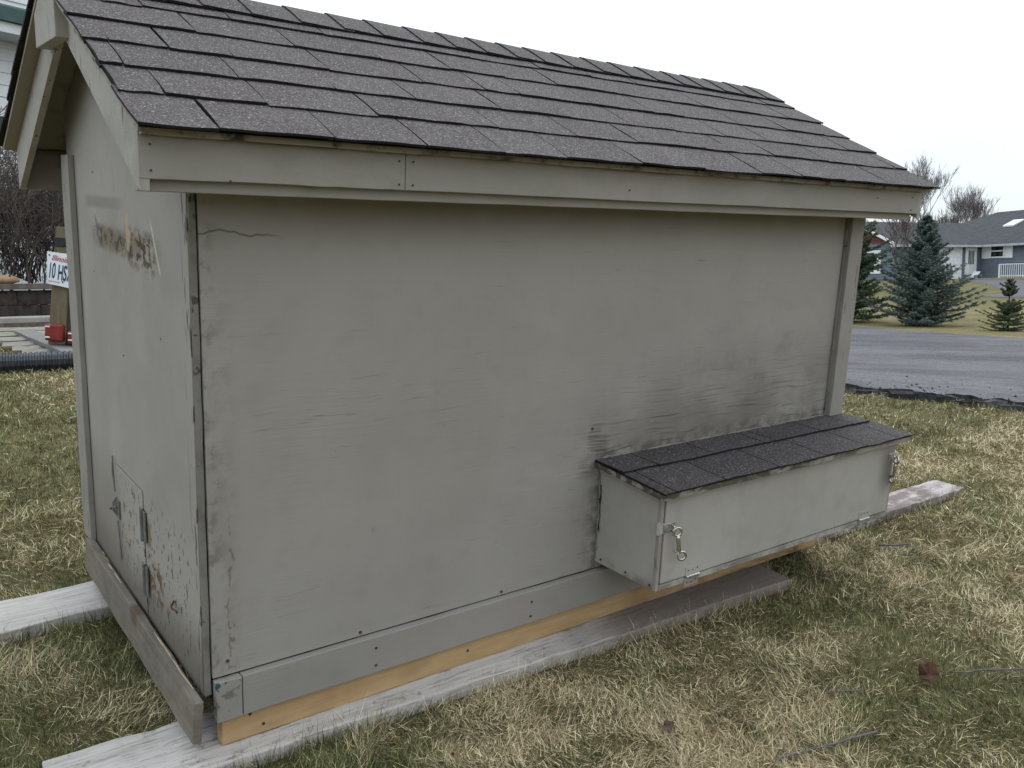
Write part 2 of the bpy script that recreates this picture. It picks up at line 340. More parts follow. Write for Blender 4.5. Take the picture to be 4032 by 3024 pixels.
# ------------------------------------------------------------------ mesh helper
class MB:
    def __init__(s): s.v = []; s.f = []; s.mi = []
    def add(s, vs, fs, mi=0):
        o = len(s.v); s.v.extend([tuple(p) for p in vs])
        for f in fs: s.f.append(tuple(i+o for i in f)); s.mi.append(mi)
    def hexa(s, p, mi=0, top=None):
        # p: 4 bottom (ccw from above) + 4 top
        s.add(p, [(3, 2, 1, 0)], mi); o = len(s.v)-8
        s.f.append((o+4, o+5, o+6, o+7)); s.mi.append(mi if top is None else top)
        for i in range(4):
            j = (i+1) % 4; s.f.append((o+i, o+j, o+4+j, o+4+i)); s.mi.append(mi)
    def box(s, x0, x1, y0, y1, z0, z1, mi=0, top=None):
        s.hexa([(x0, y0, z0), (x1, y0, z0), (x1, y1, z0), (x0, y1, z0), (x0, y0, z1), (x1, y0, z1), (x1, y1, z1), (x0, y1, z1)], mi, top)
    def board(s, a, b, w, h, n=12, amp=.0012, up=(0, 0, 1), mi=0):
        """a long board from a to b, width w (sideways) and height h, its edges slightly uneven"""
        a = Vector(a); b = Vector(b); d = (b-a).normalized(); up = Vector(up); sd = d.cross(up).normalized(); u = sd.cross(d)
        rings = []
        for i in range(n+1):
            c = a + (b-a)*(i/n); r = []
            for (p, q) in ((-1, -1), (1, -1), (1, 1), (-1, 1)):
                j = lambda: random.uniform(-amp, amp)
                r.append(c + sd*(p*w/2+j()) + u*(q*h/2+j()))
            rings.append(r)
        o = len(s.v); s.v.extend([tuple(p) for r in rings for p in r])
        def q(*f): s.f.append(tuple(o+i for i in f)); s.mi.append(mi)
        q(0, 1, 2, 3); q(4*n+3, 4*n+2, 4*n+1, 4*n)
        for i in range(n):
            for k in range(4):
                k2 = (k+1) % 4; q(4*i+k, 4*i+4+k, 4*i+4+k2, 4*i+k2)
    def tube(s, pts, rad, seg=6, mi=0, cap=True):
        pts = [Vector(p) for p in pts]; n = len(pts)
        if not isinstance(rad, (list, tuple)): rad = [rad]*n
        o = len(s.v); prev = None
        for i, p in enumerate(pts):
            d = (pts[min(i+1, n-1)]-pts[max(i-1, 0)]).normalized()
            if prev is None: a = d.orthogonal().normalized()
            else:
                a = prev - d*prev.dot(d)
                a = a.normalized() if a.length > 1e-6 else d.orthogonal().normalized()
            prev = a; b = d.cross(a)
            for k in range(seg):
                t = 2*math.pi*k/seg; s.v.append(tuple(p + (a*math.cos(t)+b*math.sin(t))*rad[i]))
        for i in range(n-1):
            for k in range(seg):
                k2 = (k+1) % seg; s.f.append((o+i*seg+k, o+i*seg+k2, o+(i+1)*seg+k2, o+(i+1)*seg+k)); s.mi.append(mi)
        if cap:
            s.f.append(tuple(o+k for k in reversed(range(seg)))); s.mi.append(mi)
            s.f.append(tuple(o+(n-1)*seg+k for k in range(seg))); s.mi.append(mi)
    def prism(s, poly, d, mi=0):
        """extrude a planar polygon by the vector d"""
        d = Vector(d); n = len(poly); o = len(s.v)
        s.v.extend([tuple(Vector(p)) for p in poly]); s.v.extend([tuple(Vector(p)+d) for p in poly])
        s.f.append(tuple(o+i for i in range(n))); s.mi.append(mi)
        s.f.append(tuple(o+n+i for i in reversed(range(n)))); s.mi.append(mi)
        for i in range(n):
            j = (i+1) % n; s.f.append((o+j, o+i, o+n+i, o+n+j)); s.mi.append(mi)
    def mesh(s, name, mats, smooth=False, org=(0, 0, 0)):
        me = bpy.data.meshes.new(name)
        me.from_pydata([(x-org[0], y-org[1], z-org[2]) for x, y, z in s.v], [], s.f)
        for m in (mats if isinstance(mats, (list, tuple)) else [mats]): me.materials.append(m)
        me.polygons.foreach_set('material_index', s.mi)
        if smooth: me.polygons.foreach_set('use_smooth', [True]*len(s.f))
        import bmesh
        bm = bmesh.new(); bm.from_mesh(me); bmesh.ops.recalc_face_normals(bm, faces=bm.faces); bm.to_mesh(me); bm.free()
        me.update(); return me
    def build(s, name, mats, parent=None, smooth=False, bevel=0, org=(0, 0, 0), frame=None):
        o = bpy.data.objects.new(name, s.mesh(name, mats, smooth, org)); COL.objects.link(o)
        if parent: o.parent = parent
        if frame is not None: o.matrix_world = frame @ Matrix.Translation(org)
        elif any(org): o.location = org
        if bevel:
            m = o.modifiers.new('bevel', 'BEVEL'); m.width = bevel; m.segments = 2; m.limit_method = 'ANGLE'
        return o
def tag(o, label=None, cat=None, group=None, kind=None):
    if label: o['label'] = label
    if cat: o['category'] = cat
    if group: o['group'] = group
    if kind: o['kind'] = kind
    return o
def empty(name, loc=(0, 0, 0), mw=None):
    o = bpy.data.objects.new(name, None); COL.objects.link(o); o.empty_display_size = .2
    if mw is not None: o.matrix_world = mw
    else: o.location = loc
    return o
def smooth01(a, b, x):
    t = np.clip((x-a)/(b-a), 0, 1); return t*t*(3-2*t)
_perm = np.random.RandomState(3).rand(256, 256)
def vnoise(x, y):
    xi = np.floor(x).astype(int); yi = np.floor(y).astype(int); fx = x-xi; fy = y-yi
    fx = fx*fx*(3-2*fx); fy = fy*fy*(3-2*fy); g = lambda i, j: _perm[i % 256, j % 256]
    return (g(xi, yi)*(1-fx)+g(xi+1, yi)*fx)*(1-fy)+(g(xi, yi+1)*(1-fx)+g(xi+1, yi+1)*fx)*fy
def fbm(x, y, o=4):
    r = 0; a = .5; t = 0
    for i in range(o): r = r+a*vnoise(x*2**i+17.3*i, y*2**i-9.1*i); t += a; a *= .5
    return r/t

# ------------------------------------------------------------------ terrain
NS = T3 @ Vector((0, 0, 1))
DRN = [(-3.2, 16.5), (2.0, 8.6), (4.2, 4.3), (5.47, 1.85), (6.08, .74), (7.2, -1.4), (8.4, -3.9), (10, -8)]
DRF = [(25, 32), (20.5, 20), (17.4, 13.0), (14.75, 7.35), (13.25, 3.7), (12.4, .6), (12.8, -3.4), (14, -8)]
FWD = Vector((math.sin(YAW), math.cos(YAW))); RGT = Vector((math.cos(YAW), -math.sin(YAW)))
def height(x, y):
    x = np.asarray(x, float); y = np.asarray(y, float)
    p = (-NS.x*x - NS.y*y)/NS.z + .01
    p = np.where(p > .8, .8+.35*np.tanh((p-.8)/.5), p); p = np.where(p < -.3, -.3+.3*np.tanh((p+.3)/.5), p)
    s = .876*x+.483*y
    k = smooth01(4.6, 9.0, s)*smooth01(-1, 2, x)
    d = (x-CAM_W.x)*.809+(y-CAM_W.y)*.588
    far = .2+.90*np.clip((d-19)/50, 0, 1.15)
    z = p*(1-k)+far*k
    return z + (fbm(x*.6, y*.6, 3)-.5)*.02
def hz(x, y): return float(height(np.array([x]), np.array([y]))[0])
# a pixel of the photograph's bearing, at a ground distance, as a world point
def bearing(px, dist):
    v = M_W @ Vector(((px-2016)/F, -(1100-1512)/F, -1)); v.z = 0; v.normalize()
    return CAM_W.x+v.x*dist, CAM_W.y+v.y*dist

g = np.sinh(np.linspace(-1, 1, 321)*8.2); g = g/np.abs(g).max()*1500
gx, gy = np.meshgrid(g+2.0, g+1.0, indexing='ij')
hzv = height(gx, gy)
nv = len(g)
verts = np.stack([gx, gy, hzv], -1).reshape(-1, 3)
idx = np.arange(nv*nv).reshape(nv, nv)
faces = np.stack([idx[:-1, :-1], idx[1:, :-1], idx[1:, 1:], idx[:-1, 1:]], -1).reshape(-1, 4)
me = bpy.data.meshes.new('lawn'); me.from_pydata(verts.tolist(), [], faces.tolist())
me.polygons.foreach_set('use_smooth', [True]*len(faces))
n = NT('lawn_ground'); co = n.co
a = n.noise(co, .35, 5, .6); b = n.noise(co, 2.3, 4, .6); c_ = n.noise(co, 26, 3, .7); e_ = n.noise(n.map(co, (1, 1, 1)), 110, 2, .7)
X, Y, Z = n.xyz(co)
dist = n.ma('ADD', n.mul(n.ma('SUBTRACT', X, CAM_W.x), .809), n.mul(n.ma('SUBTRACT', Y, CAM_W.y), .588))
near = n.sm(dist, 7, 12)
thatch = n.mix(n.sm(c_, .3, .7), (.085, .076, .036), (.19, .16, .085))
yl = n.mix(n.sm(a, .35, .65), (.235, .195, .108), (.155, .142, .07))
yl = n.mix(n.sm(dist, 22, 34), yl, (.10, .102, .04))
yl = n.mix(n.mul(n.sm(b, .42, .66), .55), yl, (.30, .25, .138))
yl = n.mix(n.mul(n.sm(n.noise(n.map(co, (1, 1, 1)), 5.5, 4, .7), .45, .62), .5), yl, (.105, .10, .04))
yl = n.mix(n.mul(n.sm(c_, .45, .7), .4), yl, (.12, .105, .045))
yl = n.mix(n.mul(n.sm(e_, .5, .75), .45), yl, (.32, .265, .14))
nor = n.bump(n.ma('ADD', c_, e_), .6, .03)
me.materials.append(n.fin(n.mix(near, thatch, yl), .95, nor, .1))
lawn = bpy.data.objects.new('lawn', me); COL.objects.link(lawn); tag(lawn, kind='structure')

# ------------------------------------------------------------------ driveway
def polyline(pts, n):
    P = [Vector(p) for p in pts]; out = []
    m = len(P)-1
    for i in range(n+1):
        t = i/n*m; k = min(int(t), m-1); u = t-k
        p0 = P[max(k-1, 0)]; p1 = P[k]; p2 = P[k+1]; p3 = P[min(k+2, m)]
        out.append(.5*((2*p1)+(p2-p0)*u+(2*p0-5*p1+4*p2-p3)*u*u+(3*p1-p0-3*p2+p3)*u*u*u))
    return out
n = NT('asphalt'); co = n.co
Xd, Yd, Zd = n.xyz(co)
co2 = n.comb(n.ma('ADD', n.mul(Xd, .876), n.mul(Yd, .483)), n.mul(n.ma('SUBTRACT', n.mul(Xd, .483), n.mul(Yd, .876)), .45), 0.0)
a = n.noise(co2, .8, 6, .65); b = n.noise(co2, 7, 5, .65); c_ = n.noise(co, 120, 3, .7); v = n.xyz(n.vor(co, 70, 'F1', 'Color'))[0]
c = n.mix(n.sm(a, .36, .62), (.055, .056, .064), (.136, .134, .146))
c = n.mix(n.mul(n.sm(b, .42, .66), .55), c, (.065, .064, .072))
c = n.mix(n.mul(n.sm(v, .8, .95), .55), c, (.19, .186, .19))
c = n.mix(n.mul(n.sm(v, .25, .1), .5), c, (.04, .04, .043))
M['asphalt'] = n.fin(c, .85, n.bump(n.ma('ADD', c_, v), .5, .01), .3)
M['asphalt_dark'] = plain('broken_asphalt', (.03, .03, .033), .9, 0, .45, 35, .2, .6)
ne = polyline(DRN, 340); fe = polyline(DRF, 340)
vs = []; fs = []; NC = 26
for i, (p, q) in enumerate(zip(ne, fe)):
    jag = (fbm(np.array([i*.31]), np.array([3.3]), 3)[0]-.5)*.34
    d = (q-p).normalized(); p = p+d*(.16+jag)
    for j in range(NC+1):
        w = p+(q-p)*((j/NC)**1.6); vs.append((w.x, w.y, hz(w.x, w.y)+.035))
nb = len(vs)
for i in range(341): v0 = vs[i*(NC+1)]; vs.append((v0[0]-.02, v0[1]-.01, v0[2]-.09))
mi = []
for i in range(340):
    for j in range(NC):
        k = i*(NC+1)+j; fs.append((k, k+1, k+NC+2, k+NC+1)); mi.append(0)
    fs.append((i*(NC+1), (i+1)*(NC+1), nb+i+1, nb+i)); mi.append(1)
me = bpy.data.meshes.new('driveway'); me.from_pydata(vs, [], fs); me.materials.append(M['asphalt']); me.materials.append(M['asphalt_dark'])
me.polygons.foreach_set('material_index', mi)
driveway = bpy.data.objects.new('driveway', me); COL.objects.link(driveway); tag(driveway, kind='structure')
# broken pieces along its near edge
for i in range(26):
    k = 100+i*4.1+random.uniform(-1.2, 1.2)
    if k > 215: break
    p = ne[int(k)]; q = fe[int(k)]; d = (q-p).normalized(); t = Vector((-d.y, d.x))
    p = p + d*random.uniform(-.06, .05)
    L = random.uniform(.09, .24); W_ = random.uniform(.05, .10); h = random.uniform(.03, .055)
    mb = MB(); n_ = random.randint(6, 8); ring = []
    for j in range(n_):
        an = 2*math.pi*j/n_+random.uniform(-.2, .2); rr = random.uniform(.75, 1.1)
        ring.append((math.cos(an)*L*.5*rr, math.sin(an)*W_*.5*rr))
    mb.v = [(x*1.05, y*1.1, -.04) for x, y in ring]+[(x, y, h+random.uniform(-.012, .008)) for x, y in ring]
    mb.f = [tuple(reversed(range(n_))), tuple(range(n_, 2*n_))]+[(j, (j+1) % n_, n_+(j+1) % n_, n_+j) for j in range(n_)]
    mb.mi = [0]*len(mb.f)
    o = mb.build('asphalt_chunk', plain('chunk_%d' % i, random.choice([(.026, .026, .028), (.05, .05, .052), (.085, .083, .086), (.07, .06, .045)]), .9, 0, .5, 30, .2, .7), driveway)
    o.location = (p.x, p.y, hz(p.x, p.y)+.0); o.rotation_euler = (random.uniform(-.12, .12), random.uniform(-.12, .12), math.atan2(t.y, t.x)+random.uniform(-.25, .25))
mb = MB()
for i in range(240):
    k = random.uniform(95, 215); p = ne[int(k)]; d = (fe[int(k)]-p).normalized(); p = p+d*abs(random.gauss(.12, .3))+Vector((random.uniform(-.1, .1), random.uniform(-.1, .1)))
    r = random.uniform(.006, .02)*random.choice((.6, 1)); z = hz(p.x, p.y)+.036
    q = [(p.x+r*math.cos(t)*random.uniform(.7, 1.2), p.y+r*math.sin(t)*random.uniform(.7, 1.2)) for t in (0, 1.3, 2.5, 3.9, 5.1)]
    mb.add([(x, y, z-.004) for x, y in q]+[(p.x, p.y, z+r*.7)], [(i, (i+1) % 5, 5) for i in range(5)])
tag(mb.build('asphalt_crumbs', M['asphalt_dark'], driveway), kind='stuff')

# ------------------------------------------------------------------ chicken coop
coop = empty('chicken_coop', mw=T)
tag(coop, 'small beige painted plywood chicken coop with grey shingle roof and hinged nest box', 'chicken coop')
L = 2.44; WD = 1.19; RY = .66; EY = -.164; BY = 2*RY-EY
RZ = 1.845; EZ = 1.457; SL = (RZ-EZ)/(RY-EY); FY = -.141; XL = -.158; XR = L+.185
def zr(y): return EZ + SL*((y if y <= RY else 2*RY-y)-EY)          # roof surface (top of deck)
P = coop
# walls
mb = MB(); mb.box(0, 2.36, 0, .012, .233, 1.40); mb.build('front_wall', M['front'], P)
mb = MB(); poly = [(-.02, .012, .19), (-.02, WD, .19), (-.02, WD, zr(WD)-.02), (-.02, RY, zr(RY)-.02), (-.02, .012, zr(.012)-.02)]
mb.prism(poly, (.012, 0, 0)); endw = mb.build('end_wall', M['end'], P)
mb = MB(); poly = [(L-.012, .012, .19), (L-.012, WD, .19), (L-.012, WD, zr(WD)-.02), (L-.012, RY, zr(RY)-.02), (L-.012, .012, zr(.012)-.02)]
mb.prism(poly, (.012, 0, 0)); mb.build('end_wall', M['end'], P)
mb = MB(); mb.box(-.008, L-.012, WD-.012, WD, .2, zr(WD)-.025); mb.build('back_wall', M['front'], P)
mb = MB(); mb.box(.01, L-.02, .014, WD-.014, .150, .205); mb.build('floor', M['darkwood'], P)
# corner strips and trim boards
mb = MB(); mb.board((-.0105, .013, .19), (-.0105, .013, 1.40), .014, .016, 20, .0009, (0, 1, 0)); mb.build('corner_strip', M['edge'], P)
mb = MB(); mb.board((2.40, -.012, .252), (2.40, -.012, 1.34), .081, .021, 14, .0009, (0, 1, 0)); mb.build('corner_trim', M['trimz'], P, bevel=.002)
mb = MB(); mb.board((-.0295, 1.138, .20), (-.0295, 1.138, 1.43), .104, .017, 14, .0009, (-1, 0, 0)); mb.build('corner_trim', M['trimz'], P, bevel=.002)
mb = MB(); mb.board((2.353, -.004, .26), (2.353, -.004, 1.34), .012, .008, 18, .0012, (0, 1, 0)); mb.build('caulk_bead', M['edge'], P)
# skirt and runners
mb = MB(); mb.board((.064, -.006, .177), (2.40, -.006, .177), .026, .102, 26, .001); mb.build('skirt_board', M['skirt'], P, bevel=.002)
mb = MB(); mb.board((.001, -.0055, .176), (.062, -.0055, .176), .027, .102, 4, .001); mb.build('skirt_board', M['teal'], P, bevel=.002)
mb = MB(); mb.board((.017, .018, .0905), (2.393, .018, .0905), .037, .080, 26, .0007); mb.build('runner', M['pine'], P, bevel=.003)
mb = MB(); mb.board((.017, 1.12, .0905), (2.393, 1.12, .0905), .037, .080, 20, .0007); mb.build('runner', M['pine'], P, bevel=.003)
# loose kick board on the end wall
mb = MB(); mb.board((-.047, -.033, .151), (-.043, 1.105, .157), .022, .104, 18, .0016, (.07, 0, 1)); kb = mb.build('kick_board', M['kick'], P, bevel=.002)
tag(kb, 'brown weathered kick board coming loose')
for (y0, y1, x0) in ((.03, .36, -.034), (.62, .98, -.032)):
    mb = MB()
    pts = [( x0-.004+random.uniform(-.001, .001), y0+(y1-y0)*i/8, .2035+random.uniform(-.002, .002)) for i in range(9)]
    mb.tube(pts, [.001]+[random.uniform(.0018, .0034) for _ in range(7)]+[.001], 5)
    mb.build('split_edge', M['rawedge'], kb)
# fascia, sub fascia, soffit
XJ = .411
for a, b in ((-.149, XJ-.001), (XJ+.001, L+.14)):
    mb = MB(); mb.board((a, FY+.009, 1.403), (b, FY+.009, 1.403), .018, .080, 18, .0009); mb.build('fascia_board', M['fascia'], P, bevel=.0015)
mb = MB(); mb.board((-.147, FY+.031, 1.366), (L+.128, FY+.031, 1.366), .022, .053, 22, .0009); mb.build('soffit_board', M['fascia'], P, bevel=.002)
mb = MB(); mb.box(-.10, L+.12, FY+.043, .0, 1.375, 1.385); mb.build('soffit', M['soffit'], P)
mb = MB(); mb.board((-.096, BY-.014, 1.384), (L+.13, BY-.014, 1.384), .018, .128, 12, .0009); mb.build('fascia_board', M['fascia'], P)
mb = MB(); mb.box(.0, L+.12, WD+.002, BY-.03, 1.395, 1.405); mb.build('soffit', M['soffit'], P)
mb = MB(); mb.board((XL+.012, -.1495, 1.4485), (XR-.03, -.1495, 1.4485), .013, .014, 40, .0010); mb.build('drip_strip', M['drip'], P)
# barge boards
VD = .106
for (xa, xb, yA) in ((-.149, -.117, FY+.0015),):
    mb = MB(); poly = [(xa, yA, zr(yA)-.016), (xb, RY, zr(RY)-.016), (xb, RY, zr(RY)-.016-VD), (xa, yA, 1.340)]
    mb.prism(poly, (.019, 0, 0)); mb.build('barge_board', M['barge'], P, bevel=.0015)
yB = 2*RY-FY
mb = MB(); mb.prism([(-.117, RY+.001, zr(RY)-.016), (-.117, yB, zr(yB)-.016), (-.117, yB, 1.318), (-.117, RY+.001, zr(RY)-.016-VD)], (.019, 0, 0)); mb.build('barge_board', M['barge'], P, bevel=.0015)
for y0 in (FY+.0015, yB):
    mb = MB(); mb.prism([(L+.141, y0, zr(y0)-.016), (L+.141, RY, zr(RY)-.016), (L+.141, RY, zr(RY)-.016-VD), (L+.141, y0, 1.345)], (.018, 0, 0)); mb.build('barge_board', M['barge'], P)
mb = MB(); b_ = .128
mb.prism([(-.151, RY-b_, 1.684), (-.151, RY-b_, zr(RY-b_)-.018), (-.151, RY, zr(RY)-.018), (-.151, RY+b_, zr(RY+b_)-.018), (-.151, RY+b_, 1.684)], (.033, 0, 0)); mb.build('ridge_block', M['barge'], P, bevel=.002)
# roof decks
for sgn, nm in ((1, 0), (-1, 1)):
    mb = MB(); e = EY+.006 if sgn > 0 else BY
    y0, y1 = (e, RY)
    pts = [(XL+.006, y0, zr(y0)-.014), (XR-.012, y0, zr(y0)-.014), (XR-.012, y1, zr(y1)-.014), (XL+.006, y1, zr(y1)-.014)]
    if sgn < 0: pts = [pts[1], pts[0], pts[3], pts[2]]
    mb.hexa(pts+[(x, y, z+.013) for x, y, z in pts])
    deck = mb.build('roof_deck', M['drip'] if sgn > 0 else M['soffit'], P)
    if sgn > 0: DECK = deck
    else: DECKB = deck
# shingles
TU = Vector((0, RY-EY, RZ-EZ)); SLEN = TU.length; TU.normalize(); TN = Vector((1, 0, 0)).cross(TU)
def roofpt(x, s, n): return Vector((x, EY, EZ))+TU*s+TN*n + Vector((x-x, 0, 0))
courses = {0: [-.156, -.016, .219, .435, .643, .834, 1.092, 1.336, 1.59, 1.789, 2.015, 2.284, 2.517],
 1: [-.071, .134, .391, .614, .728, .982, 1.208, 1.491, 1.63, 1.826, 2.122, 2.319, 2.549],
 2: [-.113, .121, .35, .563, .823, 1.067, 1.298, 1.486, 1.728, 1.952, 2.218, 2.425],
 3: [-.108, .014, .157, .392, .661, .863, .984, 1.255, 1.521, 1.666, 1.943, 2.227, 2.456],
 4: [-.135, .117, .362, .608, .832, 1.023, 1.226, 1.48, 1.738, 1.909, 2.155, 2.406],
 5: [-.06, .034, .25, .507, .745, .99, 1.263, 1.49, 1.70, 1.95, 2.19, 2.44]}
butts = [-.026, .132, .272, .415, .562, .715, .885]
mb = MB(); pts = [(XL+.004, 0), (XR-.012, 0), (XR-.012, 1), (XL+.004, 1)]
q = [roofpt(XL+.004, -.012, .0005), roofpt(XR-.010, -.012, .0005), roofpt(XR-.010, SLEN, .0005), roofpt(XL+.004, SLEN, .0005)]
mb.hexa(q+[p+TN*.0018 for p in q]); mb.build('underlayment', M['butt'], DECK)
def tab(x0, x1, s0, s1, th, lift0, lift1, parent, ptf, mats, name='shingle', wav=.0025, bow=0.0):
    """one shingle tab with a slightly wavy butt edge"""
    mb = MB(); nx = 6; ns = 3; top = []; bot = []
    ph = random.uniform(0, 6)
    for i in range(nx+1):
        for j in range(ns+1):
            u = i/nx; w = j/ns; x = x0+(x1-x0)*u + bow*math.sin(math.pi*w)
            s = s0+(s1-s0)*w + (1-w)*(random.uniform(-wav, wav)*.6+math.sin(u*5+ph)*wav*.5)
            nn = lift0+(lift1-lift0)*w + (math.sin(u*7+ph)*.0007 if j == 0 else 0)
            bot.append(ptf(x, s, nn)); top.append(ptf(x, s, nn+th))
    N_ = len(bot); mb.v = [tuple(p) for p in bot+top]; I = lambda i, j: i*(ns+1)+j
    for i in range(nx):
        for j in range(ns):
            a, b, c, d = I(i, j), I(i+1, j), I(i+1, j+1), I(i, j+1)
            mb.f.append((a+N_, b+N_, c+N_, d+N_)); mb.mi.append(0); mb.f.append((d, c, b, a)); mb.mi.append(1)
        for j in (0, ns):
            a, b = I(i, j), I(i+1, j); mb.f.append((a, b, b+N_, a+N_)); mb.mi.append(1)
    for j in range(ns):
        for i in (0, nx):
            a, b = I(i, j), I(i, j+1); mb.f.append((a, b, b+N_, a+N_)); mb.mi.append(1)
    return mb.build(name, mats, parent)
SM = [M['shingle'], M['butt']]
for k, xs in courses.items():
    ed = [XL]+[x for x in xs if x > XL+.03]+[XR]
    for a, b in zip(ed[:-1], ed[1:]):
        if b-a < .02: continue
        th = .0056; lf = .0080
        s0 = butts[k]+random.uniform(-.003, .003)+(-.004 if random.random() < .3 else 0); s1 = butts[k+1]+.035
        if k == 0: s0 = butts[0]+random.uniform(-.004, .004)
        if k == 5: s1 = SLEN-.02
        xr_end = b-.0022 if b < XR else XR+random.uniform(-.004, .012)
        xl_st = a+.0012 if a > XL else XL+random.uniform(-.004, .004)
        tab(xl_st, xr_end, s0, s1, th, lf+random.uniform(0, .003), .0024, DECK, roofpt, SM, bow=random.uniform(-.002, .005))
        # laminated second ply showing below part of the butt
        if k and random.random() < .8:
            c0 = random.uniform(a, b-.05); c1 = min(c0+random.uniform(.06, .16), b-.004)
            mb = MB(); q = [roofpt(c0, s0-.0075, .0024), roofpt(c1, s0-.0075, .0024), roofpt(c1, s0+.03, .0024), roofpt(c0, s0+.03, .0024)]
            mb.hexa([p for p in q]+[p+TN*.0062 for p in q]); mb.build('shingle_ply', M['butt'], DECK)
# ridge caps
RC = [-.163, -.05, .075, .198, .327, .464, .595, .718, .854, .974, 1.089, 1.213, 1.327, 1.453, 1.589, 1.722, 1.861, 2.003, 2.118, 2.248, 2.376, 2.51, 2.63]
TB = Vector((0, -(RY-EY), RZ-EZ)).normalized(); TNB = TB.cross(Vector((1, 0, 0))) * 1
TNB = Vector((0, -TN.y, TN.z))
for a, b in zip(RC[:-1], RC[1:]):
    mb = MB(); cw = .138+random.uniform(-.006, .006); b2 = b+.03 if b < 2.6 else b
    rows = []
    for (x, lf) in ((a, .0235), ((a+b2)/2, .0210), (b2, .0185)):
        prof = []
        for t in (-1, -.66, -.33, -.1, 0, .1, .33, .66, 1):
            s = abs(t)*cw
            rid = Vector((x, RY, RZ)); tv = -TU if t < 0 else Vector((0, TU.y, -TU.z))
            nv_ = TN if t < 0 else TNB
            if abs(t) <= .1: nv_ = (Vector((0, 0, 1))+nv_)*.5 if t else Vector((0, 0, .93))
            prof.append((rid+tv*s+nv_*lf+Vector((random.uniform(-.001, .001), 0, 0)), nv_))
        rows.append(prof)
    m_ = len(rows[0]); mb.v = [tuple(p) for r in rows for p, _ in r]+[tuple(p-q_*.0065) for r in rows for p, q_ in r]
    O = 3*m_
    for i in range(2):
        for j in range(m_-1):
            k = i*m_+j; mb.f.append((k, k+m_, k+m_+1, k+1)); mb.mi.append(0); mb.f.append((O+k, O+k+1, O+k+m_+1, O+k+m_)); mb.mi.append(1)
    for i in range(2):
        for j in (0, m_-1):
            k = i*m_+j; mb.f.append((k, k+m_, O+k+m_, O+k)); mb.mi.append(1)
    for j in range(m_-1):
        for i in (0, 2):
            k = i*m_+j; mb.f.append((k, k+1, O+k+1, O+k)); mb.mi.append(1)
    mb.build('ridge_cap', SM, DECK)
# back slope courses: only their ends show
def roofptb(x, s, n): return Vector((x, BY, EZ))+Vector((0, -TU.y, TU.z))*s+TNB*n
for k in range(6):
    tab(XL-.004+random.uniform(-.006, .003), XR, butts[k]+random.uniform(-.003, .003), butts[k+1]+.035 if k < 5 else SLEN-.02, .0085, .0095, .002, DECKB, roofptb, SM, 'shingle_course')
# screws and nail heads
def disc(x, y, z, r, nrm, mat, parent, name='screw_head', d=.0022):
    mb = MB(); nrm = Vector(nrm); a = nrm.orthogonal().normalized(); b = nrm.cross(a)
    c = Vector((x, y, z)); ring = [c+(a*math.cos(t)+b*math.sin(t))*r for t in [i*math.pi/4 for i in range(8)]]
    mb.prism(ring, nrm*d); return mb.build(name, mat, parent)
for x, z, m in ((.38, .243, 'rust'), (.832, .243, 'rust'), (.035, .268, 'rust'), (.417, .52, 'zinc'), (1.15, .69, 'rust')):
    disc(x, -.0001, z, .0042, (0, -1, 0), M[m], P)
for x, z in ((.416, .197), (.416, .148), (.932, .193), (.930, .148)): disc(x, -.0187, z, .0036, (0, -1, 0), M['screw'], P)
for x, z in ((.085, .112), (.118, .075), (.72, .09)): disc(x, .0004, z, .0042, (0, -1, 0), M['screw'], P)
for x, z in ((-.128, 1.425), (-.128, 1.378), (.02, 1.365), (.395, 1.425), (.395, 1.375), (.43, 1.425), (.43, 1.375), (1.1, 1.39), (2.3, 1.41), (2.53, 1.42), (2.53, 1.375)):
    disc(x, FY-.0002, z, .0022, (0, -1, 0), M['screw'], P)
for y, z in ((.24, 1.0), (.6, .9), (.9, 1.1), (.85, 1.38), (.4, .42)): disc(-.0202, y, z, .003, (-1, 0, 0), M['zinc'], P)

# pop door in the end wall
mb = MB(); mb.box(-.0232, -.0204, .505, .783, .205, .553); door = mb.build('pop_door', M['end'], P, bevel=.0008)
tag(door, 'small pop door with rusty hinges'); door.location.y = -.036
mb = MB()
for y0, y1, z0, z1 in ((.5015, .5035, .215, .45), (.784, .7855, .215, .40), (.502, .786, .5545, .5562)):
    mb.box(-.0210, -.0203, y0, y1, z0, z1)
mb.build('door_gap', M['edge'], door)
for zc in (.462, .305):
    mb = MB(); mb.tube([(-.0275, .503, zc-.045), (-.0275, .503, zc+.045)], .0052, 8)
    mb.box(-.0262, -.0232, .476, .501, zc-.042, zc+.042); mb.box(-.0262, -.0232, .505, .530, zc-.042, zc+.042)
    h = mb.build('hinge', M['bluehinge'], door, smooth=False)
mb = MB(); mb.tube([(-.027, .805, .575), (-.029, .80, .53), (-.028, .79, .47)], [.0022, .003, .0022], 6)
mb.tube([(-.026, .785, .455), (-.036, .783, .44), (-.038, .776, .42), (-.030, .772, .405)], .0032, 6)
mb.tube([(-.032, .765, .43), (-.040, .79, .425), (-.037, .815, .41)], .0035, 6)
mb.tube([(-.028, .775, .385), (-.028, .762, .33), (-.027, .755, .27)], .0022, 6)
mb.box(-.0285, -.0232, .752, .80, .395, .45)
mb.build('latch', M['bluehinge'], door)
mb = MB(); mb.tube([(-.022, .215, .345), (-.034, .195, .343), (-.040, .17, .349), (-.032, .155, .345), (-.030, .165, .337)], .0026, 6); mb.build('hook', M['rust'], P)
for yz in (.60, .32):
    mb = MB(); mb.tube([(-.035, 1.19, yz), (-.052, 1.225, yz-.012), (-.062, 1.235, yz-.022), (-.05, 1.238, yz-.030)], .0022, 6); mb.build('wire_hook', M['steel'], P)

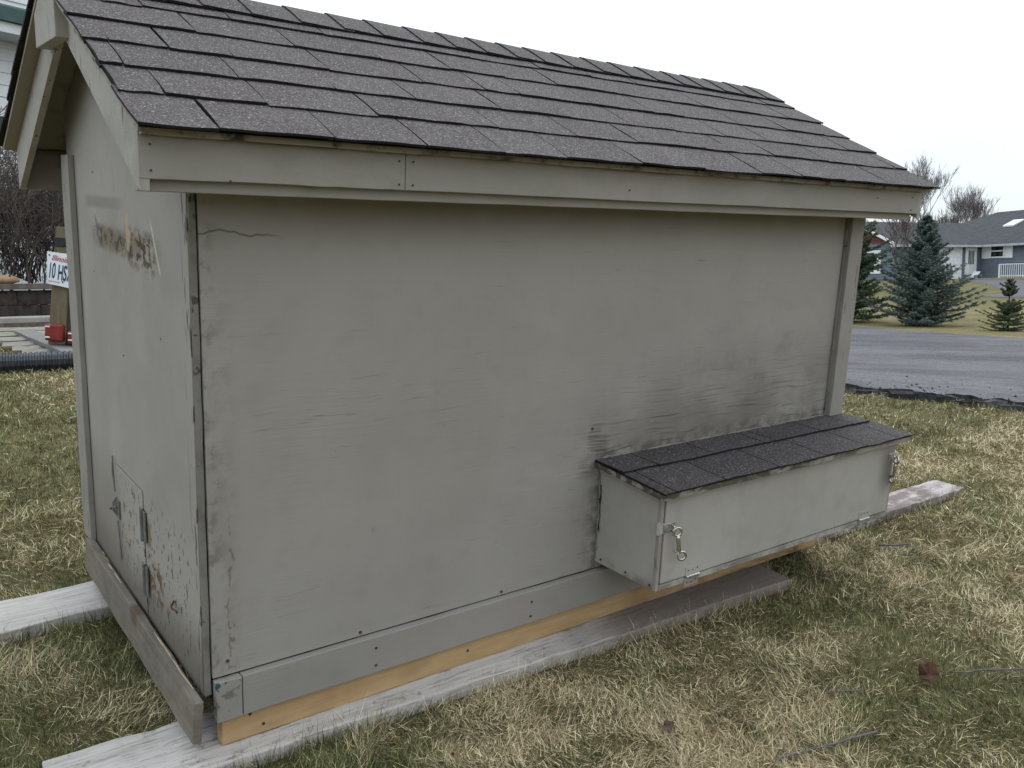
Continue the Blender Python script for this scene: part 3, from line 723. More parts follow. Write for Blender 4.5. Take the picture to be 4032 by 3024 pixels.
# ------------------------------------------------------------------ nest box
NX0, NX1, ND, NZ0 = 1.192, 2.423, -.263, .257
NRB, NRF = .589, .567
mb = MB()
zt = lambda y: NRB-.022+(NRF-NRB)*(y/-.292)
for x in (NX0, NX1-.015):
    q = [(x, ND+.014, NZ0), (x+.015, ND+.014, NZ0), (x+.015, -.0008, NZ0), (x, -.0008, NZ0)]
    mb.hexa(q+[(a, b, zt(b)) for a, b, c in q])
mb.box(NX0+.015, NX1-.015, ND+.016, -.0008, NZ0+.002, NZ0+.014)
nest = mb.build('nest_box', M['nest'], P, bevel=.001)
tag(nest, 'projecting nest box with drop-down front')
mb = MB(); mb.box(NX0-.0005, NX0+.0115, ND, ND+.0135, NZ0-.0005, zt(ND)-.001); mb.build('side_frame', M['trimz'], nest, bevel=.0012)
mb = MB(); mb.box(NX1-.0115, NX1+.0005, ND, ND+.0135, NZ0-.0005, zt(ND)-.001); mb.build('side_frame', M['trimz'], nest, bevel=.0012)
mb = MB(); mb.board((NX0+.012, ND+.0065, NZ0+.0085), (NX1-.012, ND+.0065, NZ0+.0085), .013, .018, 20, .0006); mb.build('bottom_rail', M['nest'], nest)
mb = MB(); mb.box(NX0+.014, NX1-.014, ND+.0135, ND+.0145, NZ0+.016, zt(ND)-.005); mb.build('inner_gap', M['black'], nest)
mb = MB(); mb.box(NX0+.0165, NX1-.0150, ND-.003, ND+.009, NZ0+.0215, zt(ND)-.004); ndoor = mb.build('front_door', M['nest'], nest, bevel=.0015)
mb = MB(); q = [(1.168, -.288, NRF-.022), (2.474, -.288, NRF-.022), (2.474, -.0012, NRB-.02), (1.168, -.0012, NRB-.02)]
mb.hexa(q+[(x, y, z+.018) for x, y, z in q]); nroof = mb.build('lid_board', M['lid'], nest)
NTU = Vector((0, -.292, NRF-NRB)); NLEN = NTU.length; NTU.normalize(); NTN = Vector((0, NTU.z, -NTU.y))
if NTN.z < 0: NTN = -NTN
def nestpt(x, s, n): return Vector((x, 0, NRB))+NTU*(NLEN-s)+NTN*n       # s measured up from the front edge
S2 = [M['shingle2'], M['butt']]
ed = [1.163, 1.209, 1.424, 1.681, 1.932, 2.171, 2.384, 2.482]
for a, b in zip(ed[:-1], ed[1:]): tab(a+.002, b-.002, -.004+random.uniform(-.002, .002), .185, .0052, -.0015, -.0015, nest, nestpt, S2)
ed = [1.160, 1.307, 1.557, 1.817, 1.875, 2.138, 2.347, 2.452]
for a, b in zip(ed[:-1], ed[1:]): tab(a+.002, b-.002, .160+random.uniform(-.002, .002), NLEN-.008, .0055, .0058, -.0005, nest, nestpt, S2)
mb = MB(); q = [nestpt(1.166, .0, -.004), nestpt(2.476, .0, -.004), nestpt(2.476, NLEN-.004, -.004), nestpt(1.166, NLEN-.004, -.004)]
mb.hexa(q+[p+NTN*.002 for p in q]); mb.build('underlayment', M['butt'], nest)
mb = MB()
for a, b in ((1.17, 1.34), (1.36, 1.75), (1.78, 2.02), (2.05, 2.36)):
    pts = [(a+(b-a)*i/10, -.003-random.uniform(0, .002), NRB+.0035+random.uniform(-.001, .003)) for i in range(11)]
    mb.tube(pts, [.001]+[random.uniform(.0025, .0045) for _ in range(9)]+[.001], 5)
mb.build('caulk_bead', M['edge'], nest)
mb = MB(); pts = [(NX0-.002+random.uniform(-.001, .001), -.004-random.uniform(0, .004), NZ0+.01+i*.02) for i in range(15)]
mb.tube(pts, [random.uniform(.0015, .0045) for _ in pts], 5); mb.build('caulk_bead', M['edge'], nest)
mb = MB(); pts = [(NX0-.0026, -.0125-random.uniform(0, .004), NZ0+.10+i*.014) for i in range(12)]
mb.tube(pts, [random.uniform(.0006, .0028) for _ in pts], 5); mb.build('open_joint', M['black'], nest)
for x0, x1 in ((1.314, 1.373), (2.228, 2.290)):
    mb = MB(); mb.box(x0, x1, ND-.0046, ND-.0031, .2795, .306); mb.box(x0, x1, ND-.0022, ND-.0006, .2435, .2725)
    h = mb.build('hinge', M['nest'], nest)
    mb = MB()
    for i in range(5):
        w = (x1-x0)/5; mb.tube([(x0+i*w+.0007, ND-.0062, .276), (x0+(i+1)*w-.0007, ND-.0062, .276)], .0044, 10)
    mb.build('hinge_barrel', M['steel'], nest)
    for i in range(3): disc(x0+(x1-x0)*(.17+.33*i), ND-.0047, .295+random.uniform(-.003, .003), .0018, (0, -1, 0), M['screw'], nest)
    for i in range(3): disc(x0+(x1-x0)*(.17+.33*i), ND-.0023, .256+random.uniform(-.003, .003), .0018, (0, -1, 0), M['screw'], nest)
for y, z in ((-.03, .272), (-.14, .272), (-.24, .27), (-.012, .47)): disc(NX0-.0003, y, z, .0036, (-1, 0, 0), M['rust'], nest)
# hasps and staples
def hasp(x, z, sgn):
    mb = MB()
    mb.box(min(x-sgn*.020, x+sgn*.028), max(x-sgn*.020, x+sgn*.028), ND-.0052, ND-.0036, z-.012, z+.016)
    o = mb.build('hasp', M['steel'], nest, bevel=.001)
    mb = MB(); xs = x+sgn*.012
    mb.tube([(xs, ND-.004, z+.009), (xs, ND-.016, z+.008), (xs, ND-.021, z+.001), (xs, ND-.016, z-.006), (xs, ND-.004, z-.007)], .0026, 8)
    mb.build('staple', M['steel'], nest, smooth=True)
hasp(1.222, .448, 1); hasp(2.405, .488, -1)
mb = MB(); mb.tube([(NX0-.004, ND+.004, .432), (NX0-.004, ND+.004, .468)], .0055, 8); mb.box(NX0-.0045, NX0+.016, ND-.0024, ND-.0006, .434, .466); mb.build('hasp_hinge', M['nest'], nest)
def arc(c, r, a0, a1, n_, ax, ay):
    return [Vector(c)+Vector(ax)*(r*math.cos(a0+(a1-a0)*i/n_))+Vector(ay)*(r*math.sin(a0+(a1-a0)*i/n_)) for i in range(n_+1)]
def snap_hook(loc, rot, label):
    mb = MB(); ax, ay = (1, 0, 0), (0, 0, 1)
    mb.tube(arc((0, 0, 0), .0125, -.5*math.pi, 1.5*math.pi, 22, ax, ay), .0043, 8, cap=False)
    mb.tube([(0, 0, -.012), (0, 0, -.020), (0, 0, -.040), (0, 0, -.058), (0, 0, -.064)], [.005, .0068, .0062, .0060, .0045], 10)
    mb.tube([(-.006, 0, -.056), (-.0115, 0, -.0575), (-.0135, 0, -.0575)], [.0032, .0032, .005], 8)
    mb.tube([Vector((0.001, 0, -.060))]+arc((.006, 0, -.0775), .0125, math.radians(125), math.radians(-215), 20, ax, ay), [.0045]+[.0044]*15+[.004, .0036, .0032, .0028, .0024, .002], 8)
    mb.tube([(-.0035, 0, -.060), (-.0062, 0, -.073), (-.0066, 0, -.080)], .0022, 6)
    o = mb.build('snap_hook', M['chrome'], None, smooth=True)
    o.matrix_world = T @ Matrix.Translation(loc) @ Euler(rot).to_matrix().to_4x4()
    tag(o, label, 'snap hook', 'snap hooks on the nest box')
snap_hook((1.2395, ND-.0235, .4405), (0, math.radians(-11), math.radians(-18)), 'shiny bolt snap hook hanging from the left hasp of the nest box')
snap_hook((2.398, ND-.0235, .4805), (0, math.radians(-4), math.radians(62)), 'shiny bolt snap hook seen edge-on at the right end of nest box')

# ------------------------------------------------------------------ planks under the coop
GZ = .010
def plank(a, b, w, h, z0, mat, label, n=30, amp=.003):
    mb = MB(); mid = (Vector(a)+Vector(b))/2
    mb.board((a[0], a[1], z0+h/2), (b[0], b[1], z0+h/2), w, h, n, amp)
    o = mb.build('plank', mat, None, bevel=.004, org=(0, 0, 0), frame=T)
    # origin at its own middle
    off = Vector((mid.x, mid.y, z0)); o.data.transform(Matrix.Translation(-off)); o.matrix_world = T @ Matrix.Translation(off)
    tag(o, label, 'plank', 'weathered planks under the coop'); return o
def xshift(mat, off): return mat
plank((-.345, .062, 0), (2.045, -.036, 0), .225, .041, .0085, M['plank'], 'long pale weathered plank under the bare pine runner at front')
plank((-1.6, .93, 0), (1.4, 1.08, 0), .225, .041, .0085, M['plank2'], 'pale weathered plank running out from behind the end wall at left')
plank((2.12, .135, 0), (3.715, .125, 0), .150, .040, .012, M['plank3'], 'mottled pinkish plank end sticking out beyond the nest box')
for o in bpy.data.objects:
    if o.name == 'plank': pass

# ------------------------------------------------------------------ leaf and sticks in the grass
def sp(x, y, z=GZ): return T3 @ Vector((x, y, z))
M['leaf'] = plain('dead_leaf', (.07, .03, .018), .75, 0, .35, 60, .3)
def leaf(x, y, rot, sc, label, mat):
    mb = MB(); n_ = 18; out = []
    for i in range(n_):
        an = 2*math.pi*i/n_; r = .030*(1+.16*math.cos(5*an+.4)+random.uniform(-.10, .10))*(1+.22*math.cos(an))
        out.append((r*math.cos(an)*sc, r*math.sin(an)*sc, .012*math.sin(an*2+1)*sc+.006*random.uniform(-1, 1)*sc))
    mb.v = [(0, 0, -.004)]+out+[(0, 0, -.0046)]+[(a, b, c-.0008) for a, b, c in out]
    for i in range(n_):
        j = (i+1) % n_; mb.f += [(0, 1+i, 1+j), (n_+1, n_+2+j, n_+2+i), (1+i, n_+2+i, n_+2+j, 1+j)]
    mb.tube([(.03*sc, 0, .004), (.05*sc, .004, .012), (.066*sc, .01, .014)], .0012, 5)
    mb.mi = [0]*len(mb.f); o = mb.build('fallen_leaf', mat)
    nz = ((CAM_W-sp(x, y)).normalized()*.75+Vector((0, 0, 1))*.6+Vector((random.uniform(-.2, .2), random.uniform(-.2, .2), 0))).normalized()
    o.matrix_world = Matrix.Translation(sp(x, y, .05)) @ nz.to_track_quat('Z', 'Y').to_matrix().to_4x4() @ Matrix.Rotation(rot, 4, 'Z')
    tag(o, label, 'leaf')
leaf(1.815, -.78, 1.2, .95, 'curled red-brown dead leaf lying on the grass at right', M['leaf'])
M['leaf2'] = plain('grey_brown_leaf', (.10, .07, .05), .75, 0, .35, 60, .3)
leaf(.975, -.535, .6, .5, 'small dark folded dead leaf in the straw near bottom edge', M['leaf2'])
M['stick'] = wood('stick_bark', 'x', (.085, .075, .07), (.15, .138, .135), (.06, .05, .045), .6)
def stick(pts, r, label):
    c = sp(*[sum(p[i] for p in pts)/len(pts) for i in (0, 1)])
    mb = MB(); P_ = [sp(p[0], p[1], GZ+p[2]) for p in pts]
    mb.tube(P_, [.8*r*(1-.35*i/(len(pts)-1))*random.uniform(.9, 1.1) for i in range(len(pts))], 7)
    o = mb.build('stick', M['stick'], org=tuple(c), smooth=True); tag(o, label, 'stick', 'fallen sticks on the lawn'); return o
def jag(a, b, n_, amp):
    return [(a[0]+(b[0]-a[0])*i/n_+random.uniform(-amp, amp)*(0 < i < n_), a[1]+(b[1]-a[1])*i/n_+random.uniform(-amp, amp)*(0 < i < n_), a[2]+(b[2]-a[2])*i/n_) for i in range(n_+1)]
stick(jag((1.125, -.762, .022), (1.43, -.848, .034), 7, .0035), .0058, 'longest grey stick lying along the bottom edge of the lawn')
stick(jag((1.50, -.655, .024), (1.58, -.708, .032), 4, .003), .005, 'short grey stick half buried above the longest stick')
stick(jag((1.90, -.80, .032), (2.16, -.95, .036), 6, .005), .0038, 'thin pale twig lying right of the red-brown leaf')
stick(jag((2.63, -.14, .04), (2.74, -.21, .045), 4, .006), .006, 'dark little stick in the grass beyond the nest box')

def pxground(px, py, dz=.0):
    v = M_W @ Vector(((px-2016)/F, -(py-1512)/F, -1)); t = 3.0
    for it in range(4000):
        w = CAM_W+v*t
        if w.z < hz(w.x, w.y) or t > 90: break
        t += .05 if t < 30 else .15
    return Vector((w.x, w.y, hz(w.x, w.y)+dz))
vf0 = Vector((math.sin(YAW), math.cos(YAW), 0))
# ------------------------------------------------------------------ things at the left, behind the coop
EX = Vector((1, 0))
def gpt(x, y, dz=0): return Vector((x, y, hz(x, y)+dz))
# corrugated pipe
n = NT('black_plastic'); c = n.mix(n.sm(n.noise(n.co, 8, 4), .4, .7), (.018, .021, .027), (.035, .04, .05))
M['pipe'] = n.fin(c, .38, None, .5)
mb = MB(); path = []; N_ = 430
A, B, C_ = Vector((-1.6, 5.55)), Vector((.25, 5.02)), Vector((2.2, 4.72))
for i in range(N_+1):
    t = i/N_; p = A*(1-t)**2+B*2*t*(1-t)+C_*t*t; path.append(gpt(p.x, p.y, .062))
mb.tube(path, [.076 if (i % 4) in (0, 1) else .066 for i in range(N_+1)], 12)
tag(mb.build('drain_pipe', M['pipe'], org=tuple(path[N_//2]), smooth=False), 'black corrugated drain pipe lying on the grass behind the coop', 'pipe')
# pile of old siding boards
for i in range(7):
    t = i/6; lp = 128-235*t; yy = 1436-108*t
    a = pxground(lp, yy); b = pxground(345, yy-10)
    a = Vector((a.x, a.y, a.z+.035+random.uniform(0, .02))); b = Vector((b.x, b.y, b.z+.05+random.uniform(0, .02)))
    mb = MB(); mb.board(a, b, .115, .016, 10, .002, (-vf0.x*.25, -vf0.y*.25, 1))
    o = mb.build('siding_board', M['siding_old'], org=tuple((a+b)/2))
    tag(o, ('nearest', 'second nearest', 'third nearest', 'middle', 'third farthest', 'second farthest', 'farthest')[i] + ' old off-white siding board in the pile behind the drain pipe', 'board', 'old siding boards in the pile')
mb = MB(); a = pxground(95, 1338); b = pxground(325, 1452); a.z += .06; b.z += .09; mb.board(a, b, .15, .03, 10, .002)
tag(mb.build('grey_board', M['greyboard'], org=tuple((a+b)/2)), 'wide grey board lying across the pile of siding', 'board')
mb = MB(); a = Vector((-.7, 5.75, hz(0, 5.75)+.06))
M['green'] = plain('dark_green_plastic', (.012, .06, .03), .5, 0, .4, 10)
pts = []
for i in range(9):
    for j in range(7):
        u, v = i/8, j/6; x = -1.1+1.35*u; y = 5.42+.62*v
        pts.append((x, y, hz(x, y)+.05+.10*math.sin(math.pi*v)*(1-.5*u)+.02*math.sin(9*u+4*v)))
NB_ = len(pts); mb.v = pts+[(x, y, z-.012) for x, y, z in pts]
for i in range(8):
    for j in range(6):
        k = i*7+j; mb.f += [(k, k+7, k+8, k+1), (NB_+k, NB_+k+1, NB_+k+8, NB_+k+7)]
for i in range(8):
    for j in (0, 6): k = i*7+j; mb.f.append((k, k+7, NB_+k+7, NB_+k))
for j in range(6):
    for i in (0, 8): k = i*7+j; mb.f.append((k, k+1, NB_+k+1, NB_+k))
mb.mi = [0]*len(mb.f)
tag(mb.build('plastic_sled', M['green'], org=(-.4, 5.7, hz(-.4, 5.7)), smooth=True), 'dark green plastic sheet lying beside the siding pile', 'sled')
# post with licence plate
PX, PY = bearing(258, 7.6); PZ = hz(PX, PY)
vr = Vector((M_W[0][0], M_W[1][0], 0)).normalized(); vf = Vector((-vr.y, vr.x, 0))
post = empty('timber_post', mw=Matrix(((vr.x, vf.x, 0, PX), (vr.y, vf.y, 0, PY), (0, 0, 1, PZ), (0, 0, 0, 1))) @ Matrix.Rotation(.07, 4, 'Y'))
tag(post, 'short weathered timber post carrying a bent white licence plate', 'post')
def bpost(x0, x1, z0, x2, x3, z1, y0, y1, name, mat, bevel=.004):
    mb = MB(); mb.hexa([(x0, y0, z0), (x1, y0, z0), (x1, y1, z0), (x0, y1, z0), (x2, y0, z1), (x3, y0, z1), (x3, y1, z1), (x2, y1, z1)])
    return mb.build(name, mat, post, bevel=bevel)
k = 7.6/F
H0 = (1380-1335)*k
def pz(py): return (1117+12-py)*k*1.0 + (CAM_W.z-PZ)
def pxx(px): return (px-258)*k
bpost(pxx(186), pxx(246), pz(1325), pxx(214), pxx(264), pz(918), -.04, .05, 'post_shaft', M['post'])
bpost(pxx(236), pxx(275), pz(1325), pxx(254), pxx(290), pz(918), -.02, .07, 'post_shaft', M['darkwood'])
bpost(pxx(211), pxx(275), pz(985), pxx(212), pxx(275), pz(955), -.050, .06, 'strap', plain('black_strap', (.02, .022, .026), .5), .003)
M['red'] = plain('red_plastic', (.20, .017, .014), .35, 0, .2, 10, .5)
for a, b, zz0, zz1 in ((182, 246, 1312, 1254), (262, 310, 1318, 1274)):
    rb = bpost(pxx(a), pxx(b), pz(zz0), pxx(a), pxx(b), pz(zz1), -.075, .09, 'red_bracket', M['red'], .012)
    for yy in (zz1+9, zz0-12):
        mb = MB(); mb.tube([(pxx(a+4), -.079, pz(yy)), (pxx(a+20), -.079, pz(yy))], .006, 6); mb.build('white_stripe', plain('white_tape_%d%d' % (a, yy), (.75, .72, .7), .4), rb)
mb = MB(); mb.hexa([(pxx(190), -.06, pz(1365)), (pxx(300), -.06, pz(1365)), (pxx(300), .12, pz(1365)), (pxx(190), .12, pz(1365)), (pxx(200), -.05, pz(1325)), (pxx(290), -.05, pz(1330)), (pxx(290), .1, pz(1330)), (pxx(200), .1, pz(1325))])
mb.build('post_foot', plain('grey_block', (.14, .135, .135), .9, 0, .3, 30, .2, .5), post)
# bent plate: front part faces the camera, left edge folded back
M['plate'] = plain('plate_white', (.72, .76, .80), .4, .0, .08, 8, .5)
pxx = lambda px: (px-258-12)*k
pz = lambda py: (1117-8-py)*k+(CAM_W.z-PZ)
fold = pxx(205); xr_ = pxx(315); yp = -.075
mb = MB(); th = .0015
q = [(fold, yp, pz(1094)), (xr_, yp+.005, pz(1112)), (xr_, yp+.005, pz(992)), (fold, yp, pz(984))]
mb.prism(q, (0, th, 0))
q = [(pxx(191), yp+.06, pz(1085)), (fold, yp, pz(1094)), (fold, yp, pz(984)), (pxx(207)-.004, yp+.06, pz(982))]
mb.prism(q, (0, th, 0)); plate = mb.build('licence_plate', M['plate'], post)
def text(s, x, z, size, mat, parent, shear=0, sx=1.0, y=0.0, rot=0.0, off=0.0):
    cu = bpy.data.curves.new('lettering', 'FONT'); cu.body = s; cu.size = size; cu.shear = shear; cu.extrude = .0006; cu.offset = off
    o = bpy.data.objects.new('lettering_tmp', cu); COL.objects.link(o)
    dg = bpy.context.evaluated_depsgraph_get(); me = bpy.data.meshes.new_from_object(o.evaluated_get(dg)); bpy.data.objects.remove(o)
    me.materials.clear(); me.materials.append(mat)
    r = bpy.data.objects.new('lettering', me); COL.objects.link(r); r.parent = parent
    r.matrix_local = Matrix.Translation((x, y, z)) @ Euler((math.pi/2, rot, 0)).to_matrix().to_4x4() @ Matrix.Diagonal((sx, 1, 1, 1))
    return r
M['navy'] = plain('navy_ink', (.02, .035, .10), .5, 0, .05); M['redink'] = plain('red_ink', (.45, .03, .05), .5, 0, .05)
text('10', pxx(207), pz(1072), .165, M['navy'], plate, 0, .33, yp-.001, .10, .002)
text('HS7', pxx(239), pz(1079), .165, M['navy'], plate, 0, .35, yp-.001, .10, .002)
text('Illinois', pxx(219), pz(1013), .060, M['redink'], plate, .35, .80, yp-.001, .12)
text('Land of Lincoln', pxx(209), pz(1086), .014, M['redink'], plate, 0, 1, yp-.001, .1)
o7 = text('7', 0, 0, .165, M['navy'], plate, 0, .5, 0, 0, .002)
o7.matrix_local = Matrix.Translation((pxx(193), yp+.052, pz(1068))) @ Euler((math.pi/2, 0, math.radians(-55))).to_matrix().to_4x4() @ Matrix.Diagonal((.55, 1, 1, 1))
for a, b in ((213, 996), (258, 1086)): 
    mb = MB(); mb.tube([(pxx(a), yp+.001, pz(b)), (pxx(a), yp-.004, pz(b))], .006, 8); mb.build('bolt', M['rust'], plate)

# flower bed, edging, retaining wall, walk
M['mulch'] = plain('mulch', (.055, .042, .032), .95, 0, .5, 25, .1, .9)
M['conc'] = plain('concrete', (.33, .31, .28), .85, 0, .15, 8, .3, .3)
M['block'] = plain('wall_block', (.042, .034, .03), .9, 0, .4, 12, .2, .7)
def strip(name, y0, y1, dz, mat, x0=-9, x1=5, h=.0):
    vs = []; fs = []; nn_ = 56; sk = -.13
    for i in range(nn_+1):
        x = x0+(x1-x0)*i/nn_
        for j in range(5):
            y = y0+(y1-y0)*j/4+x*sk*0; vs.append((x, y, hz(x, y)+dz))
    for i in range(nn_):
        for j in range(4):
            k = i*5+j; fs.append((k, k+5, k+6, k+1))
    me = bpy.data.meshes.new(name); me.from_pydata(vs, [], fs); me.materials.append(mat)
    o = bpy.data.objects.new(name, me); COL.objects.link(o); tag(o, kind='structure'); return o
strip('flower_bed', 6.55, 7.75, .010, M['mulch'])
mb = MB(); mb.box(-9, 5, 7.42, 7.82, -.3, .055)
o = mb.build('walkway', M['conc'], org=(0, 7.5, 0), bevel=.01); o.location.z = hz(.5, 7.5); tag(o, kind='structure')
rw = empty('retaining_wall', (.5, 8.1, hz(.5, 8.1))); tag(rw, 'low dark block retaining wall behind the bare shrub', 'wall')
bm0 = MB(); bm0.box(-.2, .2, -.12, .12, 0, .145); bme = bm0.mesh('wall_block', M['block'])
for r in range(2):
    for i in range(26):
        o = bpy.data.objects.new('wall_block', bme); COL.objects.link(o); o.parent = rw
        o.location = (-7+i*.405+(.2 if r % 2 else 0), random.uniform(-.012, .012), .02+r*.15-.05)
bm0 = MB(); bm0.box(-.3, .3, -.16, .16, 0, .06); cme = bm0.mesh('cap_stone', plain('cap_stone', (.13, .11, .095), .9, 0, .25, 10, .2, .5))
for i in range(17):
    o = bpy.data.objects.new('cap_stone', cme); COL.objects.link(o); o.parent = rw; o.location = (-7+i*.61, 0, .275+random.uniform(-.004, .004)); o.rotation_euler.z = random.uniform(-.02, .02)
# white sheet crumpled behind the shrub
mb = MB(); pts = []
for i in range(13):
    for j in range(7):
        u, v = i/12, j/6; x = -.2+2.6*u; y = 8.75+.9*v
        pts.append((x, y, hz(.5, 8.1)+.20+.26*math.sin(math.pi*min(1, v*1.3))*(.5+.5*random.random())*math.sin(math.pi*u)))
NB_ = len(pts); mb.v = pts+[(x, y, z-.02) for x, y, z in pts]
for i in range(12):
    for j in range(6):
        k = i*7+j; mb.f += [(k, k+7, k+8, k+1), (NB_+k, NB_+k+1, NB_+k+8, NB_+k+7)]
for i in range(12):
    for j in (0, 6): k = i*7+j; mb.f.append((k, k+7, NB_+k+7, NB_+k))
for j in range(6):
    for i in (0, 12): k = i*7+j; mb.f.append((k, k+1, NB_+k+1, NB_+k))
mb.mi = [0]*len(mb.f)
tag(mb.build('white_tarp', plain('white_sheet', (.50, .53, .58), .5, 0, .15, 6), org=(1, 9, hz(.5, 8.1)+.25), smooth=True), 'crumpled white sheet lying beyond the block retaining wall', 'tarp')
mb = MB(); c0 = (.62, 8.2, hz(.5, 8.1)+.37)
for k_ in range(1):
    ring = []
    for i in range(6):
        for j in range(8):
            a_ = math.pi*(i/5-.5); b__ = 2*math.pi*j/8; r = 1+random.uniform(-.06, .06)
            ring.append((c0[0]+.26*math.cos(a_)*math.cos(b__)*r, c0[1]+.13*math.cos(a_)*math.sin(b__)*r, c0[2]+.06*math.sin(a_)*r))
    mb.v = ring
    for i in range(5):
        for j in range(8): mb.f.append((i*8+j, i*8+(j+1) % 8, (i+1)*8+(j+1) % 8, (i+1)*8+j))
mb.mi = [0]*len(mb.f)
tag(mb.build('tan_rock', plain('tan_rock', (.33, .23, .14), .9, 0, .3, 12, .2, .6), org=c0, smooth=True), 'tan rounded rock on top of the dark retaining wall', 'rock')

# ------------------------------------------------------------------ bare trees and shrubs
def branch_mesh(mb, p, d, length, r, depth, spread, taper=.7, curl=.12, up=.15, kids=(2, 3), seg=3, minr=.004):
    n_ = 4 if depth > 1 else 3; pts = [Vector(p)]; rad = [r]; d = Vector(d).normalized()
    for i in range(n_):
        d = (d+Vector((random.gauss(0, curl), random.gauss(0, curl), random.gauss(0, curl)+up*.3))).normalized()
        pts.append(pts[-1]+d*(length/n_)); rad.append(max(minr*.6, r*(1-(1-taper)*(i+1)/n_)))
    mb.tube(pts, rad, seg if depth < 3 else seg+2, cap=False)
    if depth <= 0: return
    k = random.randint(*kids)
    for i in range(k):
        t = random.uniform(.35, 1.0) if i else 1.0
        q = pts[min(n_, max(1, round(t*n_)))]
        ax = d.orthogonal().normalized(); ax.rotate(Matrix.Rotation(random.uniform(0, 6.28), 3, d))
        nd = (d+ax*random.uniform(spread*.5, spread*1.2)+Vector((0, 0, up))).normalized()
        branch_mesh(mb, q, nd, length*random.uniform(.62, .86), max(minr, rad[-1]*random.uniform(.6, .85)), depth-1, spread, taper, curl, up, kids, seg, minr)
def bark(name, a): return plain(name, a, .9, 0, .3, 9, .15)
def bare_tree(px, dist, hgt, trunk_h, r, depth, label, col, spread=.55, kids=(2, 3), stems=1, minr=.012, name='bare_tree', up=.2, group='bare trees', lenf=.3):
    x, y = bearing(px, dist); z = hz(x, y); root = empty(name, (x, y, z)); tag(root, label, 'tree' if 'tree' in name else 'shrub', group)
    m = bark(name+'_bark_%d' % px, col); tb = MB(); cb = MB()
    tops = []
    for s_ in range(stems):
        a_ = random.uniform(0, 6.28); lean = .0 if stems == 1 else random.uniform(.05, .35)
        d = Vector((math.cos(a_)*lean, math.sin(a_)*lean, 1)).normalized()
        p0 = Vector((random.uniform(-.1, .1)*(stems > 1), random.uniform(-.1, .1)*(stems > 1), -.05)); p1 = p0+d*trunk_h
        tb.tube([p0, p0+d*trunk_h*.5+Vector((.02, .01, 0)), p1], [r*1.25, r*1.05, r], 8); tops.append((p1, d))
    tb.build('trunk', m, root, smooth=True)
    for p1, d in tops:
        nb_ = 5 if stems == 1 else 3
        for i in range(nb_):
            ax = d.orthogonal().normalized(); ax.rotate(Matrix.Rotation(6.28*i/nb_+random.uniform(-.4, .4), 3, d))
            nd = (d+ax*random.uniform(.3, .75)*(spread/.55)).normalized()
            branch_mesh(cb, p1-d*random.uniform(0, trunk_h*.25), nd, hgt*lenf*random.uniform(.85, 1.15), r*.62, depth, spread, .7, .10, up, kids, 3, minr)
    cb.build('crown', m, root); return root

bare_tree(3778, 92, 10.5, 1.4, .13, 6, 'round-crowned bare tree rising behind the blue house roof', (.20, .18, .185), .50, (2, 4), 1, .010, lenf=.195, up=.22)
bare_tree(3585, 88, 12.5, 2.4, .15, 6, 'tall bare tree mostly hidden behind the eave corner of the coop', (.22, .20, .205), .46, (2, 4), 1, .010, lenf=.21, up=.22)
bare_tree(3660, 80, 7.0, 1.0, .09, 6, 'purplish twiggy bare tree between the two taller ones', (.11, .075, .075), .6, (2, 3), 1, .014, lenf=.18, up=.1)
bare_tree(3545, 40, 3.9, 1.0, .06, 5, 'small forked bare tree standing before the red gable', (.12, .095, .08), .5, (2, 3), 1, .007, lenf=.24)

# dense bare shrub at the left
x, y = bearing(60, 11.0); z = hz(x, y); shrub = empty('bare_shrub', (x, y, z)); tag(shrub, 'big dense leafless shrub behind the licence plate post', 'shrub')
def shrub_fill(root, col, nst, wx_, wy_, hh, nm):
    m = bark(nm, col); tb = MB(); cb = MB()
    for i in range(nst):
        a_ = random.uniform(0, 6.28); rr = math.sqrt(random.random()); p = Vector((wx_*rr*math.cos(a_), wy_*rr*math.sin(a_), -.05)); ln = random.uniform(.15, .75)*(.4+.6*rr)
        d = Vector((math.cos(a_)*ln, math.sin(a_)*ln*.7, 1)).normalized(); k = random.uniform(.1, .55)*hh/2.6
        tb.tube([p, p+d*k*.5, p+d*k], [.015, .012, .010], 4, cap=False)
        branch_mesh(cb, p+d*k*.95, d, random.uniform(.38, .68)*hh/2.6, .008, 4, .62, .7, .14, .10, (2, 3), 3, .0038)
    tag(tb.build('stems', m, root), kind='stuff'); tag(cb.build('crown', m, root), kind='stuff')
shrub_fill(shrub, (.085, .07, .062), 150, 1.9, .8, 2.5, 'shrub_bark')
for q_, (px, ds, col, hh) in enumerate(((-170, 12.6, (.10, .085, .078), 2.9), (250, 12.8, (.075, .064, .057), 2.9))):
    x, y = bearing(px, ds); z = hz(x, y); s2 = empty('bare_shrub', (x, y, z)); tag(s2, ('leafless shrub mostly outside the left edge of the photo', 'leafless shrub glimpsed under the back corner of the roof')[q_], 'shrub', 'bare shrubs')
    shrub_fill(s2, col, 130, 1.8, .8, hh, 'shrub_bark_%d' % q_)

